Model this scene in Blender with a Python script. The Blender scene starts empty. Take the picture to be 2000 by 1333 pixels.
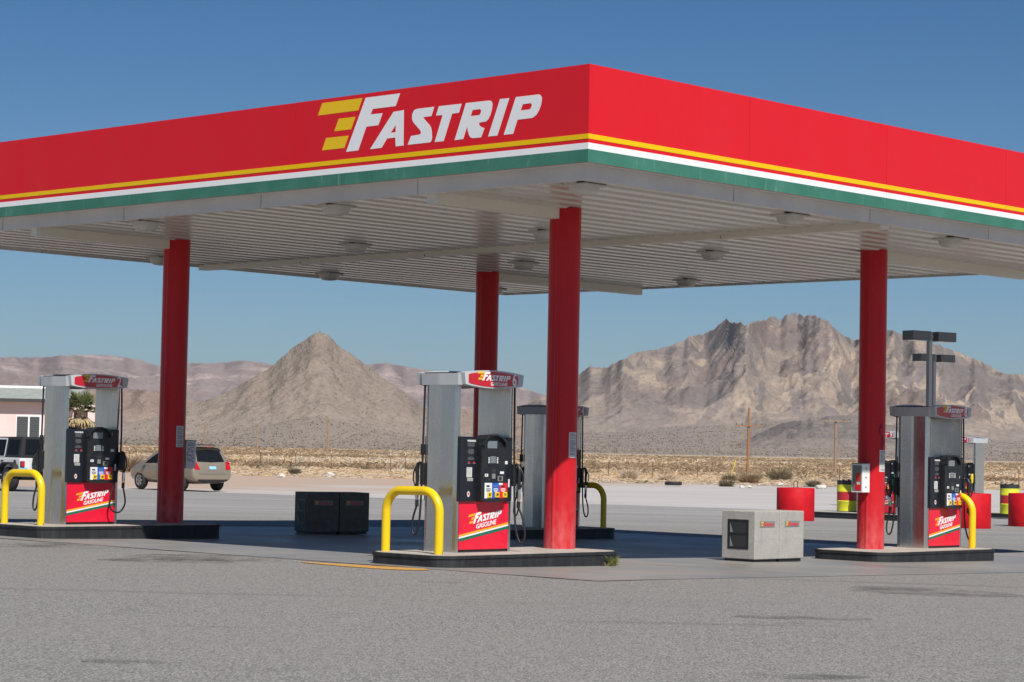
import bpy, bmesh, math, random
from mathutils import Vector, Matrix, noise
random.seed(7)
SC = bpy.context.scene
COL = SC.collection
R = math.radians

# ------------------------------------------------------------------ camera model
F_PX = 4480.0
PITCH = math.atan(210.46 / F_PX); ROLL = math.atan(0.02); EYE = 1.70
_R0 = Vector((1, 0, 0)); _U0 = Vector((0, -math.sin(PITCH), math.cos(PITCH))); _FW = Vector((0, math.cos(PITCH), math.sin(PITCH)))
_RT = _R0 * math.cos(ROLL) + _U0 * math.sin(ROLL)
_UP = _U0 * math.cos(ROLL) - _R0 * math.sin(ROLL)
CAM = Vector((0, 0, EYE))
cam = bpy.data.cameras.new('camera'); cam.sensor_width = 36.0; cam.lens = 36.0 * F_PX / 2000.0
cam.clip_start = 0.5; cam.clip_end = 90000
camo = bpy.data.objects.new('camera', cam); COL.objects.link(camo)
camo.matrix_world = Matrix(((_RT.x, _UP.x, -_FW.x, 0), (_RT.y, _UP.y, -_FW.y, 0), (_RT.z, _UP.z, -_FW.z, EYE), (0, 0, 0, 1)))
SC.camera = camo

def at(px, py, dist):
    """survey helper: the point seen at photo position (px, py) at the given distance"""
    d = _FW * F_PX + _RT * (px - 1000) - _UP * (py - 666.5)
    return CAM + d * (dist / d.y)

# canopy frame: a runs away to the right, b runs away to the left
AX = Vector((.685, .7285, 0)); BX = Vector((-.7285, .685, 0)); N0 = Vector((.85, 26.83, 0))
YAW = math.atan2(.7285, .685)
def W(a, b, z=0): return N0 + AX * a + BX * b + Vector((0, 0, z))

KN = [(-25, .26), (-.3, .23), (3, .18), (9.1, .085), (12.4, .04), (20, 0), (33, -.07), (45, -.1), (60, -.06), (90, 0)]
def gz(x, y):
    a = (x - .85) * .685 + (y - 26.83) * .7285
    if a <= KN[0][0]: z = KN[0][1]
    elif a >= KN[-1][0]: z = KN[-1][1]
    else:
        for (a0, z0), (a1, z1) in zip(KN, KN[1:]):
            if a0 <= a <= a1:
                z = z0 + (z1 - z0) * (a - a0) / (a1 - a0); break
    t = min(1, max(0, (abs(x) + y - 110) / 50.0)); return z * (1 - t * t * (3 - 2 * t))

# ------------------------------------------------------------------ materials
def _lin(c):
    return tuple(c) + (1,) if len(c) == 3 else c
def mat(name, col, rough=.6, metal=0, var=0, vscale=3.0, bump=0, bscale=40, col2=None, spec=.5, stretch=(1, 1, 1), detail=4, emit=None, coat=0):
    m = bpy.data.materials.new(name); m.use_nodes = True
    nt = m.node_tree; b = nt.nodes['Principled BSDF']
    b.inputs['Base Color'].default_value = _lin(col); b.inputs['Roughness'].default_value = rough
    b.inputs['Metallic'].default_value = metal; b.inputs['Specular IOR Level'].default_value = spec
    b.inputs['Coat Weight'].default_value = coat
    tc = nt.nodes.new('ShaderNodeTexCoord'); mp = nt.nodes.new('ShaderNodeMapping'); mp.inputs['Scale'].default_value = stretch
    nt.links.new(tc.outputs['Object'], mp.inputs['Vector'])
    if var or col2:
        n = nt.nodes.new('ShaderNodeTexNoise'); n.inputs['Scale'].default_value = vscale; n.inputs['Detail'].default_value = detail
        n.inputs['Roughness'].default_value = .62
        nt.links.new(mp.outputs[0], n.inputs['Vector'])
        r = nt.nodes.new('ShaderNodeValToRGB'); r.color_ramp.elements[0].position = .35; r.color_ramp.elements[1].position = .65
        c2 = col2 if col2 else tuple(min(1, c * (1 + var)) for c in col[:3])
        c1 = col if col2 else tuple(c * (1 - var) for c in col[:3])
        r.color_ramp.elements[0].color = _lin(c1); r.color_ramp.elements[1].color = _lin(c2)
        nt.links.new(n.outputs['Fac'], r.inputs[0]); nt.links.new(r.outputs[0], b.inputs['Base Color'])
    if bump:
        n2 = nt.nodes.new('ShaderNodeTexNoise'); n2.inputs['Scale'].default_value = bscale; n2.inputs['Detail'].default_value = 3
        nt.links.new(mp.outputs[0], n2.inputs['Vector'])
        bp = nt.nodes.new('ShaderNodeBump'); bp.inputs['Strength'].default_value = bump; bp.inputs['Distance'].default_value = .02
        nt.links.new(n2.outputs['Fac'], bp.inputs['Height']); nt.links.new(bp.outputs[0], b.inputs['Normal'])
    return m

class G:
    """small node-graph writer"""
    def __init__(s, name):
        s.m = bpy.data.materials.new(name); s.m.use_nodes = True; s.nt = s.m.node_tree; s.b = s.nt.nodes['Principled BSDF']
        s.tc = s.nt.nodes.new('ShaderNodeTexCoord'); s.geo = s.nt.nodes.new('ShaderNodeNewGeometry')
    def link(s, a, b): s.nt.links.new(a, b)
    def map(s, scale=(1, 1, 1), rot=(0, 0, 0), src=None, loc=(0, 0, 0)):
        n = s.nt.nodes.new('ShaderNodeMapping'); n.inputs['Scale'].default_value = scale; n.inputs['Rotation'].default_value = rot; n.inputs['Location'].default_value = loc
        s.link(src or s.tc.outputs['Object'], n.inputs['Vector']); return n.outputs[0]
    def noise(s, vec, scale, detail=4, rough=.6, dist=0):
        n = s.nt.nodes.new('ShaderNodeTexNoise'); n.inputs['Scale'].default_value = scale; n.inputs['Detail'].default_value = detail
        n.inputs['Roughness'].default_value = rough; n.inputs['Distortion'].default_value = dist
        s.link(vec, n.inputs['Vector']); return n.outputs['Fac']
    def vor(s, vec, scale, feat='F1', out='Distance'):
        n = s.nt.nodes.new('ShaderNodeTexVoronoi'); n.inputs['Scale'].default_value = scale; n.feature = feat
        s.link(vec, n.inputs['Vector']); return n.outputs[out]
    def ramp(s, fac, stops):
        n = s.nt.nodes.new('ShaderNodeValToRGB'); e = n.color_ramp.elements
        while len(e) < len(stops): e.new(.5)
        for k, (p, c) in enumerate(stops):
            e[k].position = p; e[k].color = (c, c, c, 1) if isinstance(c, (int, float)) else _lin(c)
        s.link(fac, n.inputs[0]); return n.outputs[0]
    def mix(s, fac, a, b, mode='MIX'):
        n = s.nt.nodes.new('ShaderNodeMix'); n.data_type = 'RGBA'; n.blend_type = mode
        for v, i in ((fac, 0), (a, 6), (b, 7)):
            if isinstance(v, (int, float)): n.inputs[i].default_value = v if i == 0 else (v, v, v, 1)
            elif isinstance(v, tuple): n.inputs[i].default_value = _lin(v)
            else: s.link(v, n.inputs[i])
        return n.outputs[2]
    def math(s, op, a, b=0, c=None):
        n = s.nt.nodes.new('ShaderNodeMath'); n.operation = op
        for v, i in ((a, 0), (b, 1), (c, 2)):
            if v is None: continue
            if isinstance(v, (int, float)): n.inputs[i].default_value = v
            else: s.link(v, n.inputs[i])
        return n.outputs[0]
    def sep(s, vec):
        n = s.nt.nodes.new('ShaderNodeSeparateXYZ'); s.link(vec, n.inputs[0]); return n.outputs
    def bump(s, h, strength=.3, dist=.02):
        n = s.nt.nodes.new('ShaderNodeBump'); n.inputs['Strength'].default_value = strength; n.inputs['Distance'].default_value = dist
        s.link(h, n.inputs['Height']); s.link(n.outputs[0], s.b.inputs['Normal'])
    def done(s, col, rough=.8, spec=.3, metal=0):
        if isinstance(col, tuple): s.b.inputs['Base Color'].default_value = _lin(col)
        else: s.link(col, s.b.inputs['Base Color'])
        if isinstance(rough, (int, float)): s.b.inputs['Roughness'].default_value = rough
        else: s.link(rough, s.b.inputs['Roughness'])
        s.b.inputs['Specular IOR Level'].default_value = spec; s.b.inputs['Metallic'].default_value = metal
        return s.m

M = {}
def fascia_paint(name, col):
    g = G(name); v = g.tc.outputs['Object']
    n = g.noise(g.map((1, 1, .25)), 1.3, 5, .6)
    c = g.mix(g.ramp(n, [(.3, 0), (.75, .22)]), col, tuple(min(1, x * .8 + .03) for x in col))
    # faint vertical water streaks
    st = g.noise(g.map((9, 9, .35)), 1.0, 3, .6)
    c = g.mix(g.ramp(st, [(.6, 0), (.8, .14)]), c, tuple(x * .6 + .1 for x in col))
    g.bump(g.noise(g.map((1, 1, .6)), 1.1, 2), .12, .03)
    return g.done(c, .42, .16)
M['red'] = fascia_paint('red_fascia', (.66, .012, .022))
M['stripe_yellow'] = fascia_paint('yellow_stripe', (.80, .50, .004))
M['stripe_white'] = fascia_paint('white_stripe', (.80, .80, .80))
def green_stripe():
    g = G('green_stripe'); st = g.noise(g.map((14, 14, 1.6)), 1.0, 4, .7)
    n = g.noise(g.tc.outputs['Object'], 2.2, 4)
    c = g.mix(g.ramp(n, [(.3, 0), (.7, 1)]), (.035, .155, .108), (.06, .20, .15))
    c = g.mix(g.ramp(st, [(.60, 0), (.74, .55)]), c, (.22, .36, .31))
    return g.done(c, .6, .3)
M['stripe_green'] = green_stripe()
M['logo_white'] = mat('white_vinyl', (.78, .78, .79), .45)
M['logo_yellow'] = mat('yellow_vinyl', (.80, .50, .004), .45)
M['logo_red'] = mat('red_vinyl', (.62, .02, .03), .45)
M['logo_green'] = mat('green_vinyl', (.012, .14, .085), .45)
M['logo_orange'] = mat('orange_vinyl', (.85, .36, .02), .45)
M['trim'] = mat('grey_white_trim', (.66, .645, .62), .5, var=.06, vscale=1.2)
M['deck'] = mat('deck_panel_paint', (.54, .51, .465), .24, var=.05, vscale=.6, spec=.45)
M['beam'] = mat('cream_beam_paint', (.74, .70, .61), .45, var=.04, vscale=1.5)
M['joint'] = mat('dark_joint', (.05, .05, .05), .8)
M['roof'] = mat('roof_metal', (.5, .5, .5), .6)
def column_paint():
    g = G('column_red_paint'); z = g.sep(g.tc.outputs['Object'])[2]
    n = g.noise(g.map((3, 3, .7)), 1.2, 5)
    c = g.mix(g.ramp(n, [(.3, 0), (.8, .35)]), (.52, .010, .018), (.56, .035, .04))
    # chalked, scuffed paint near the foot where cars splash and rub
    foot = g.math('MULTIPLY', g.ramp(g.math('DIVIDE', z, 4.0), [(.0, 1), (.16, .15), (.28, 0)]), g.ramp(g.noise(g.map((5, 5, 2.5)), 2.2, 6), [(.35, .1), (.7, .9)]))
    c = g.mix(foot, c, (.62, .14, .14))
    sp = g.ramp(g.vor(g.map((1, 1, 1)), 9.0), [(.03, 1), (.05, 0)])
    c = g.mix(g.math('MULTIPLY', sp, .5), c, (.7, .5, .5))
    return g.done(c, .36, .22)
M['column'] = column_paint()
def steel(name, base, rough):
    g = G(name)
    n = g.noise(g.map((40, 40, .6)), 2.0, 3)
    n2 = g.noise(g.map((1.5, 1.5, .8)), 1.6, 4)
    c = g.mix(g.ramp(n, [(.35, 0), (.7, 1)]), tuple(x * .86 for x in base), base)
    c = g.mix(g.ramp(n2, [(.5, 0), (.85, .2)]), c, tuple(x * .8 for x in base))
    g.bump(n, .03, .003)
    return g.done(c, g.ramp(n2, [(.3, rough - .06), (.7, rough + .08)]), .5, 1)
M['steel'] = steel('stainless_steel', (.66, .645, .62), .26)
M['chrome'] = mat('nozzle_metal', (.7, .7, .7), .25, 1)
M['topper'] = mat('grey_topper_plastic', (.47, .49, .50), .5, var=.04, vscale=4)
M['topper_top'] = mat('black_topper_lid', (.02, .02, .02), .6)
M['sign_red'] = mat('red_sign_acrylic', (.50, .008, .022), .25, coat=.3)
M['panel_red'] = mat('red_pump_panel', (.70, .008, .035), .3, var=.06, vscale=6, coat=.3)
M['black'] = mat('black_plastic', (.016, .017, .019), .42, var=.25, vscale=14, bump=.1, bscale=220)
M['black2'] = mat('black_panel', (.011, .013, .02), .3)
M['rubber'] = mat('black_rubber', (.013, .013, .014), .5)
M['base_black'] = mat('pump_base_black', (.03, .03, .03), .6)
M['screen'] = mat('grey_screen', (.16, .19, .21), .2, coat=.3)
M['key_white'] = mat('white_key', (.75, .75, .73), .5)
M['paper'] = mat('paper_notice', (.60, .60, .57), .7, var=.06, vscale=30)
M['ink'] = mat('notice_ink', (.16, .16, .17), .8)
M['lbl_white'] = mat('white_label', (.74, .74, .74), .45)
M['lbl_blue'] = mat('blue_label', (.012, .11, .50), .4)
M['lbl_red'] = mat('red_label', (.66, .015, .03), .4)
M['btn_yellow'] = mat('yellow_button', (.82, .55, .01), .35)
def hoop():
    g = G('yellow_hoop_paint'); n = g.noise(g.map((1, 1, .5)), 4.5, 6, .7)
    c = g.mix(g.ramp(g.noise(g.tc.outputs['Object'], 3, 4), [(.3, 0), (.75, 1)]), (.80, .56, .006), (.72, .47, .01))
    z = g.sep(g.tc.outputs['Object'])[2]
    low = g.ramp(z, [(.12, 1), (.36, 0)])
    c = g.mix(g.math('MULTIPLY', g.ramp(n, [(.61, 0), (.63, 1)]), low), c, (.09, .08, .07))
    return g.done(c, .32, .5)
M['hoop'] = hoop()
M['hoop_dull'] = mat('olive_yellow_paint', (.40, .36, .02), .4, var=.1)
def curbmat():
    g = G('black_curb_paint'); n = g.noise(g.map((6, 6, 1.2)), 1.6, 6, .7); n2 = g.noise(g.tc.outputs['Object'], 14, 4, .7)
    c = g.mix(g.ramp(n, [(.35, 0), (.75, .8)]), (.013, .014, .016), (.040, .042, .044))
    c = g.mix(g.ramp(n2, [(.68, 0), (.76, .5)]), c, (.25, .25, .24))
    g.bump(n2, .25, .01)
    return g.done(c, .6, .4)
M['curb'] = curbmat()
M['slab'] = mat('island_concrete', (.33, .29, .25), .85, col2=(.43, .385, .34), vscale=3, bump=.2, bscale=60)
def aggregate():
    g = G('exposed_aggregate'); v = g.tc.outputs['Object']
    d = g.vor(v, 75, out='Color'); n = g.noise(v, 4, 5)
    c = g.mix(g.ramp(d, [(.2, 0), (.8, 1)]), (.34, .325, .30), (.43, .412, .385))
    c = g.mix(g.ramp(n, [(.35, 0), (.75, .5)]), c, (.27, .25, .22))
    st = g.noise(g.map((10, 10, .7)), 1, 4)
    c = g.mix(g.ramp(st, [(.6, 0), (.8, .35)]), c, (.2, .19, .17))
    g.bump(g.vor(v, 75), .15, .008)
    return g.done(c, .85, .25)
M['aggregate'] = aggregate()
M['shaded_aggregate'] = mat('shade_darkened_concrete', (.095, .088, .078), .7, var=.2, vscale=8, bump=.2, bscale=80)  # bin concrete again, with the canopy shade put into its colour
M['plate_grey'] = mat('grey_plate', (.20, .215, .205), .5)
M['barrel_lime'] = mat('lime_yellow_band', (.62, .62, .03), .5, var=.08, vscale=5)
M['barrel_red'] = mat('red_band', (.46, .02, .03), .5, var=.12, vscale=5)
M['barrel_black'] = mat('black_barrel', (.03, .03, .032), .6)
M['pot_red'] = mat('red_concrete_paint', (.50, .007, .014), .6, spec=.2, var=.16, vscale=3, bump=.1, bscale=20)
M['rust'] = mat('rusty_steel', (.10, .05, .03), .8)
M['white'] = mat('white_paint', (.78, .78, .77), .5, var=.03)
M['lens'] = mat('frosted_lens', (.55, .53, .49), .3, var=.05, vscale=9)
M['fixture'] = mat('light_fixture_white', (.58, .56, .53), .5)
M['lamp_black'] = mat('dark_bronze', (.022, .024, .028), .45)
M['lamp_pole'] = mat('grey_pole_paint', (.075, .08, .09), .45)
M['glass'] = mat('dark_glass', (.010, .012, .016), .12, spec=.3); M['glass'].node_tree.nodes['Principled BSDF'].inputs['IOR'].default_value = 1.16
M['tyre'] = mat('tyre_rubber', (.022, .022, .023), .85)
M['alloy'] = mat('alloy_wheel', (.42, .42, .43), .35, .7)
M['van'] = mat('champagne_paint', (.30, .25, .19), .32, .35, var=.04, vscale=2, coat=.6)
M['jeep_white'] = mat('white_car_paint', (.72, .72, .72), .3, coat=.5)
M['trimblack'] = mat('black_trim', (.02, .02, .022), .6)
M['taillight'] = mat('red_lens', (.50, .006, .012), .12, coat=.5)
M['plate_blue'] = mat('pale_blue_plate', (.25, .52, .72), .5)
def wood(name, c1, c2):
    g = G(name); n = g.noise(g.map((12, 12, .8)), 1.5, 5)
    c = g.mix(n, c1, c2); return g.done(c, .8, .2)
M['pole_wood'] = wood('orange_brown_pole_wood', (.22, .11, .05), (.38, .20, .10))
M['pole_grey'] = wood('grey_brown_pole_wood', (.22, .15, .10), (.36, .26, .18))
M['stucco'] = mat('pink_stucco', (.72, .55, .52), .9, col2=(.76, .61, .58), vscale=.8, bump=.15, bscale=20)
M['blind'] = mat('grey_window_blind', (.085, .09, .095), .4)
M['shingle'] = mat('grey_green_shingle', (.24, .26, .24), .9, col2=(.34, .36, .33), vscale=3, stretch=(1, 1, 5), bump=.3, bscale=12)
M['dead_frond'] = mat('dry_palm_frond', (.36, .27, .14), .8, var=.2, vscale=2)
M['frond'] = mat('green_palm_frond', (.085, .105, .03), .6, col2=(.13, .14, .05), vscale=2)
M['bark'] = mat('palm_bark', (.10, .07, .05), .9, var=.3, vscale=6)
M['rock'] = mat('pale_rock', (.55, .50, .44), .9, var=.1, vscale=4)
M['foam'] = mat('fire_red', (.55, .05, .02), .4)
M['graffiti'] = mat('marker_ink', (.05, .02, .07), .7)
M['green_nozzle'] = mat('green_nozzle_cover', (.01, .22, .08), .45)
M['paint_orange'] = None

# ------------------------------------------------------------------ mesh builder
class MB:
    def __init__(s): s.v = []; s.f = []; s.mi = []; s.sm = []; s.mats = []
    def _m(s, m):
        if m not in s.mats: s.mats.append(m)
        return s.mats.index(m)
    def add(s, vs, fs, m, smooth=False):
        o = len(s.v); k = s._m(m)
        s.v += [tuple(p) for p in vs]
        for f in fs: s.f.append([o + i for i in f]); s.mi.append(k); s.sm.append(smooth)
        return s
    def box(s, x0, x1, y0, y1, z0, z1, m):
        vs = [(x, y, z) for z in (z0, z1) for y in (y0, y1) for x in (x0, x1)]
        return s.add(vs, [(0, 2, 3, 1), (4, 5, 7, 6), (0, 1, 5, 4), (2, 6, 7, 3), (0, 4, 6, 2), (1, 3, 7, 5)], m)
    def bbox(s, x0, x1, y0, y1, z0, z1, m, r):
        """box with bevelled edges"""
        bm = bmesh.new(); bmesh.ops.create_cube(bm, size=1)
        for v in bm.verts: v.co = Vector(((x0 + x1) / 2 + v.co.x * (x1 - x0), (y0 + y1) / 2 + v.co.y * (y1 - y0), (z0 + z1) / 2 + v.co.z * (z1 - z0)))
        bmesh.ops.bevel(bm, geom=bm.edges[:], offset=r, segments=2, affect='EDGES', profile=.6)
        bm.verts.index_update()
        s.add([v.co[:] for v in bm.verts], [[v.index for v in f.verts] for f in bm.faces], m); bm.free(); return s
    def prism(s, poly, lo, hi, m, axis='z', smooth=False, cap=True, taper=None):
        """poly of 2d points extruded along an axis; taper scales the lo end about the centre"""
        n = len(poly)
        cx = sum(p[0] for p in poly) / n; cy = sum(p[1] for p in poly) / n
        def P(p, h, t=1):
            u, w = (cx + (p[0] - cx) * t, cy + (p[1] - cy) * t)
            return {'z': (u, w, h), 'y': (u, h, w), 'x': (h, u, w)}[axis]
        vs = [P(p, lo, taper or 1) for p in poly] + [P(p, hi) for p in poly]
        fs = [(i, (i + 1) % n, n + (i + 1) % n, n + i) for i in range(n)]
        s.add(vs, fs, m, smooth)
        if cap: s.add(vs, [tuple(range(n - 1, -1, -1)), tuple(range(n, 2 * n))], m)
        return s
    def tube(s, path, r, m, n=10, cap=True):
        path = [Vector(p) for p in path]; rings = []
        prev = None
        for i, p in enumerate(path):
            t = (path[min(i + 1, len(path) - 1)] - path[max(i - 1, 0)]).normalized()
            if prev is None:
                u = t.orthogonal().normalized()
            else:
                u = (prev - t * prev.dot(t)).normalized()
            prev = u; w = t.cross(u); rr = r[i] if isinstance(r, (list, tuple)) else r
            rings.append([p + (u * math.cos(2 * math.pi * k / n) + w * math.sin(2 * math.pi * k / n)) * rr for k in range(n)])
        vs = [q for rg in rings for q in rg]
        fs = [(i * n + k, i * n + (k + 1) % n, (i + 1) * n + (k + 1) % n, (i + 1) * n + k) for i in range(len(path) - 1) for k in range(n)]
        s.add(vs, fs, m, True)
        if cap: s.add(rings[0] + rings[-1], [tuple(range(n - 1, -1, -1)), tuple(range(n, 2 * n))], m)
        return s
    def lathe(s, prof, m, n=32, c=(0, 0), smooth=True):
        vs = [(c[0] + r * math.cos(2 * math.pi * k / n), c[1] + r * math.sin(2 * math.pi * k / n), z) for r, z in prof for k in range(n)]
        fs = [(i * n + k, i * n + (k + 1) % n, (i + 1) * n + (k + 1) % n, (i + 1) * n + k) for i in range(len(prof) - 1) for k in range(n)]
        return s.add(vs, fs, m, smooth)
    def xf(s, mtx):
        s.v = [tuple(mtx @ Vector(p)) for p in s.v]; return s
    def merge(s, o):
        k = len(s.v); s.v += o.v
        for f, mi, sm in zip(o.f, o.mi, o.sm):
            s.f.append([k + i for i in f]); s.mi.append(s._m(o.mats[mi])); s.sm.append(sm)
        return s
    def mesh(s, name):
        me = bpy.data.meshes.new(name); me.from_pydata(s.v, [], s.f)
        for m in s.mats: me.materials.append(M[m] if isinstance(m, str) else m)
        me.polygons.foreach_set('material_index', s.mi); me.polygons.foreach_set('use_smooth', s.sm)
        me.update()
        bm = bmesh.new(); bm.from_mesh(me); bmesh.ops.recalc_face_normals(bm, faces=bm.faces); bm.to_mesh(me); bm.free()
        return me
    def build(s, name, parent=None, **kw): return link(name, s.mesh(name), parent, **kw)

def link(name, me, parent=None, loc=(0, 0, 0), rz=0, label=None, cat=None, group=None, kind=None):
    o = bpy.data.objects.new(name, me); COL.objects.link(o); o.location = loc; o.rotation_euler = (0, 0, rz)
    if parent is not None: o.parent = parent
    return tag(o, label, cat, group, kind)
def tag(o, label=None, cat=None, group=None, kind=None):
    for k, v in (('label', label), ('category', cat), ('group', group), ('kind', kind)):
        if v: o[k] = v
    return o
def root(name, loc, rz, label, cat, group=None): return link(name, None, None, loc, rz, label, cat, group)
def copy_tree(o, parent=None, skip=()):
    c = o.copy(); COL.objects.link(c)
    if parent is not None: c.parent = parent
    for ch in list(o.children):
        if ch.name.split('.')[0] not in skip: copy_tree(ch, c, skip)
    return c

# lettering: polygons and text become thin solid meshes (x right, z up, facing -y)
def curve_mesh(name, polys, m, extrude=.002):
    cu = bpy.data.curves.new(name, 'CURVE'); cu.dimensions = '2D'; cu.fill_mode = 'BOTH'; cu.extrude = extrude
    for p in polys:
        sp = cu.splines.new('POLY'); sp.points.add(len(p) - 1); sp.use_cyclic_u = True
        for k, q in enumerate(p): sp.points[k].co = (q[0], q[1], 0, 1)
    return _cm(name, cu, m)
def text_mb(txt, m, size, extrude=.0015, shear=0, bold=0, align='CENTER', sx=1):
    cu = bpy.data.curves.new('lettering', 'FONT'); cu.body = txt; cu.size = size; cu.extrude = extrude; cu.shear = shear; cu.offset = bold
    cu.align_x = align; cu.align_y = 'CENTER'; cu.resolution_u = 3
    mb = _cm('lettering', cu, m); mb.v = [(x * sx, y, z) for x, y, z in mb.v]; return mb
def _cm(name, cu, m):
    o = bpy.data.objects.new(name, cu); COL.objects.link(o)
    dg = bpy.context.evaluated_depsgraph_get(); dg.update()
    me = bpy.data.meshes.new_from_object(o.evaluated_get(dg))
    mb = MB(); mb.add([(v.co.x, -v.co.z, v.co.y) for v in me.vertices], [list(p.vertices) for p in me.polygons], m)
    bpy.data.objects.remove(o); bpy.data.curves.remove(cu); bpy.data.meshes.remove(me); return mb
def shift(mb, x=0, y=0, z=0, s=1, sz=None, tilt=0):
    sz = s if sz is None else sz
    mb.v = [(x + p[0] * s, y + p[1], z + p[2] * sz + tilt * p[0] * s) for p in mb.v]; return mb

LOGO = {'bar': [[(0.083, 0.685), (0.857, 0.682), (0.781, 0.527), (0.0, 0.526)], [(0.411, 0.45), (0.731, 0.449), (0.653, 0.29), (0.329, 0.292)], [(0.174, 0.215), (0.61, 0.213), (0.533, 0.057), (0.098, 0.056)]], 'F': [[(0.917, 0.68), (1.558, 0.679), (1.48, 0.522), (1.054, 0.522), (1.019, 0.454), (1.241, 0.452), (1.167, 0.303), (0.943, 0.301), (0.799, 0.004), (0.567, 0.003)]], 'A': [[(1.442, 0.451), (1.632, 0.457), (1.639, 0.004), (1.497, 0.003), (1.487, 0.118), (1.334, 0.117), (1.239, 0.005), (1.021, 0.003)], [(1.488, 0.278), (1.491, 0.186), (1.401, 0.185)]], 'S': [[(1.882, 0.452), (2.179, 0.452), (2.133, 0.338), (1.987, 0.336), (2.006, 0.311), (2.103, 0.227), (2.131, 0.191), (2.144, 0.144), (2.153, 0.068), (2.145, 0.03), (2.12, 0.007), (1.715, 0.007), (1.772, 0.115), (1.928, 0.121), (1.949, 0.133), (1.951, 0.147), (1.938, 0.173), (1.815, 0.28), (1.79, 0.316), (1.783, 0.351), (1.787, 0.393), (1.81, 0.429), (1.84, 0.446)]], 'T': [[(2.26, 0.451), (2.661, 0.448), (2.617, 0.338), (2.498, 0.336), (2.359, 0.004), (2.2, 0.005), (2.332, 0.334), (2.214, 0.337)]], 'R': [[(2.735, 0.448), (3.123, 0.445), (3.157, 0.439), (3.18, 0.423), (3.19, 0.395), (3.185, 0.339), (3.157, 0.259), (3.124, 0.213), (3.085, 0.19), (2.97, 0.184), (2.97, 0.16), (2.984, 0.142), (3.019, 0.124), (3.065, 0.111), (3.009, 0.0), (2.863, 0.002), (2.823, 0.015), (2.799, 0.046), (2.78, 0.093), (2.763, 0.152), (2.702, 0.004), (2.55, 0.001)], [(2.853, 0.351), (2.973, 0.352), (2.996, 0.343), (3.0, 0.322), (2.991, 0.298), (2.969, 0.279), (2.821, 0.279)]], 'I': [[(3.317, 0.446), (3.473, 0.444), (3.284, 0.001), (3.127, 0.001)]], 'P': [[(3.581, 0.446), (3.954, 0.445), (3.987, 0.433), (4.006, 0.407), (4.01, 0.371), (3.998, 0.316), (3.97, 0.254), (3.928, 0.201), (3.863, 0.168), (3.617, 0.167), (3.547, 0.0), (3.391, 0.001)], [(3.7, 0.349), (3.826, 0.35), (3.846, 0.339), (3.848, 0.321), (3.833, 0.29), (3.811, 0.276), (3.665, 0.276)]]}
def logo_mb(letter='logo_white', bar='logo_yellow', extrude=.002):
    mb = MB()
    for k, polys in LOGO.items(): mb.merge(curve_mesh('logo', polys, bar if k == 'bar' else letter, extrude))
    return mb

# ------------------------------------------------------------------ CANOPY
LA, LB = 15.0, 15.5
canopy = root('gas_station_canopy', N0, YAW, 'large gas station canopy with red fascia and yellow, white and green stripes on red columns', 'canopy')
def fascia_side(loc, rz, L, seams, logo):
    f = MB(); cuts = [0.042] + seams + [L]
    for x0, x1 in zip(cuts, cuts[1:]):
        f.box(x0 + (.003 if x0 > .1 else 0), x1 - (.003 if x1 < L else 0), 0, .04, 5.087, 6.237, 'red')
    f.box(.05, L - .05, .030, .06, 5.09, 6.20, 'red')
    f.box(.0, L, .001, .05, 6.237, 6.249, 'red')
    fo = f.build('fascia', canopy, loc=loc, rz=rz)
    for nm, z0, z1 in (('stripe_yellow', 5.362, 5.422), ('stripe_white', 5.240, 5.316), ('stripe_green', 5.085, 5.2395)):
        s = MB()
        for x0, x1 in zip([0] + seams, seams + [L + .003]):
            s.box(x0 + (.002 if x0 > .1 else 0), x1 - (.002 if x1 < L else 0), -.003, .0, z0, z1, nm)
        s.build('stripe', fo)
    return fo
seamsL = [LB - 11.43, LB - 8.32, LB - 5.21, LB - 2.1]
fl = fascia_side((0, LB, 0), R(-90), LB, seamsL, True)
fascia_side((0, 0, 0), 0, LA, [3.1, 6.2, 9.3, 12.4], False)
fascia_side((LA, 0, 0), R(90), LB, [3.1, 6.2, 9.3, 12.4], False)
fascia_side((LA, LB, 0), R(180), LA, [3.1, 6.2, 9.3, 12.4], False)
big_logo = logo_mb(extrude=.0008)
big_logo.build('logo', fl, loc=(LB - 4.7637, -.0012, 5.513))

t = MB(); i0 = .20; th = .09; z0, z1 = 4.915, 5.10
t.box(i0, i0 + th, i0, LB - i0, z0, z1, 'trim'); t.box(LA - i0 - th, LA - i0, i0, LB - i0, z0, z1, 'trim')
t.box(i0 + th, LA - i0 - th, i0, i0 + th, z0, z1, 'trim'); t.box(i0 + th, LA - i0 - th, LB - i0 - th, LB - i0, z0, z1, 'trim')
for k in range(1, 5):
    p = 3.05 * k
    t.box(i0 - .002, i0, p, p + .006, z0, z1, 'joint'); t.box(p, p + .006, i0 - .002, i0, z0, z1, 'joint')
    t.box(LA - i0 - th - .002, LA - i0 - th, p, p + .012, z0, z1, 'joint'); t.box(p, p + .012, LB - i0 - th - .002, LB - i0 - th, z0, z1, 'joint')
for q in ((.05, LA - .05, .05, i0), (.05, LA - .05, LB - i0, LB - .05), (.05, i0, i0, LB - i0), (LA - i0, LA - .05, i0, LB - i0)): t.box(*q, 5.092, 5.102, 'trim')
t.build('edge_trim', canopy)
d = MB(); y = i0 + th; prof = []
while y < LB - i0 - th - .05:
    prof += [(y, 4.94), (y + .20, 4.94), (y + .235, 4.970), (y + .385, 4.970)]; y += .41
prof.append((LB - i0 - th, 4.945))
x0, x1 = i0 + th, LA - i0 - th
vs = [(x0, p, z) for p, z in prof] + [(x1, p, z) for p, z in prof]; n = len(prof)
d.add(vs, [(k, k + 1, n + k + 1, n + k) for k in range(n - 1)], 'deck')
d.build('soffit_deck', canopy)
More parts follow.
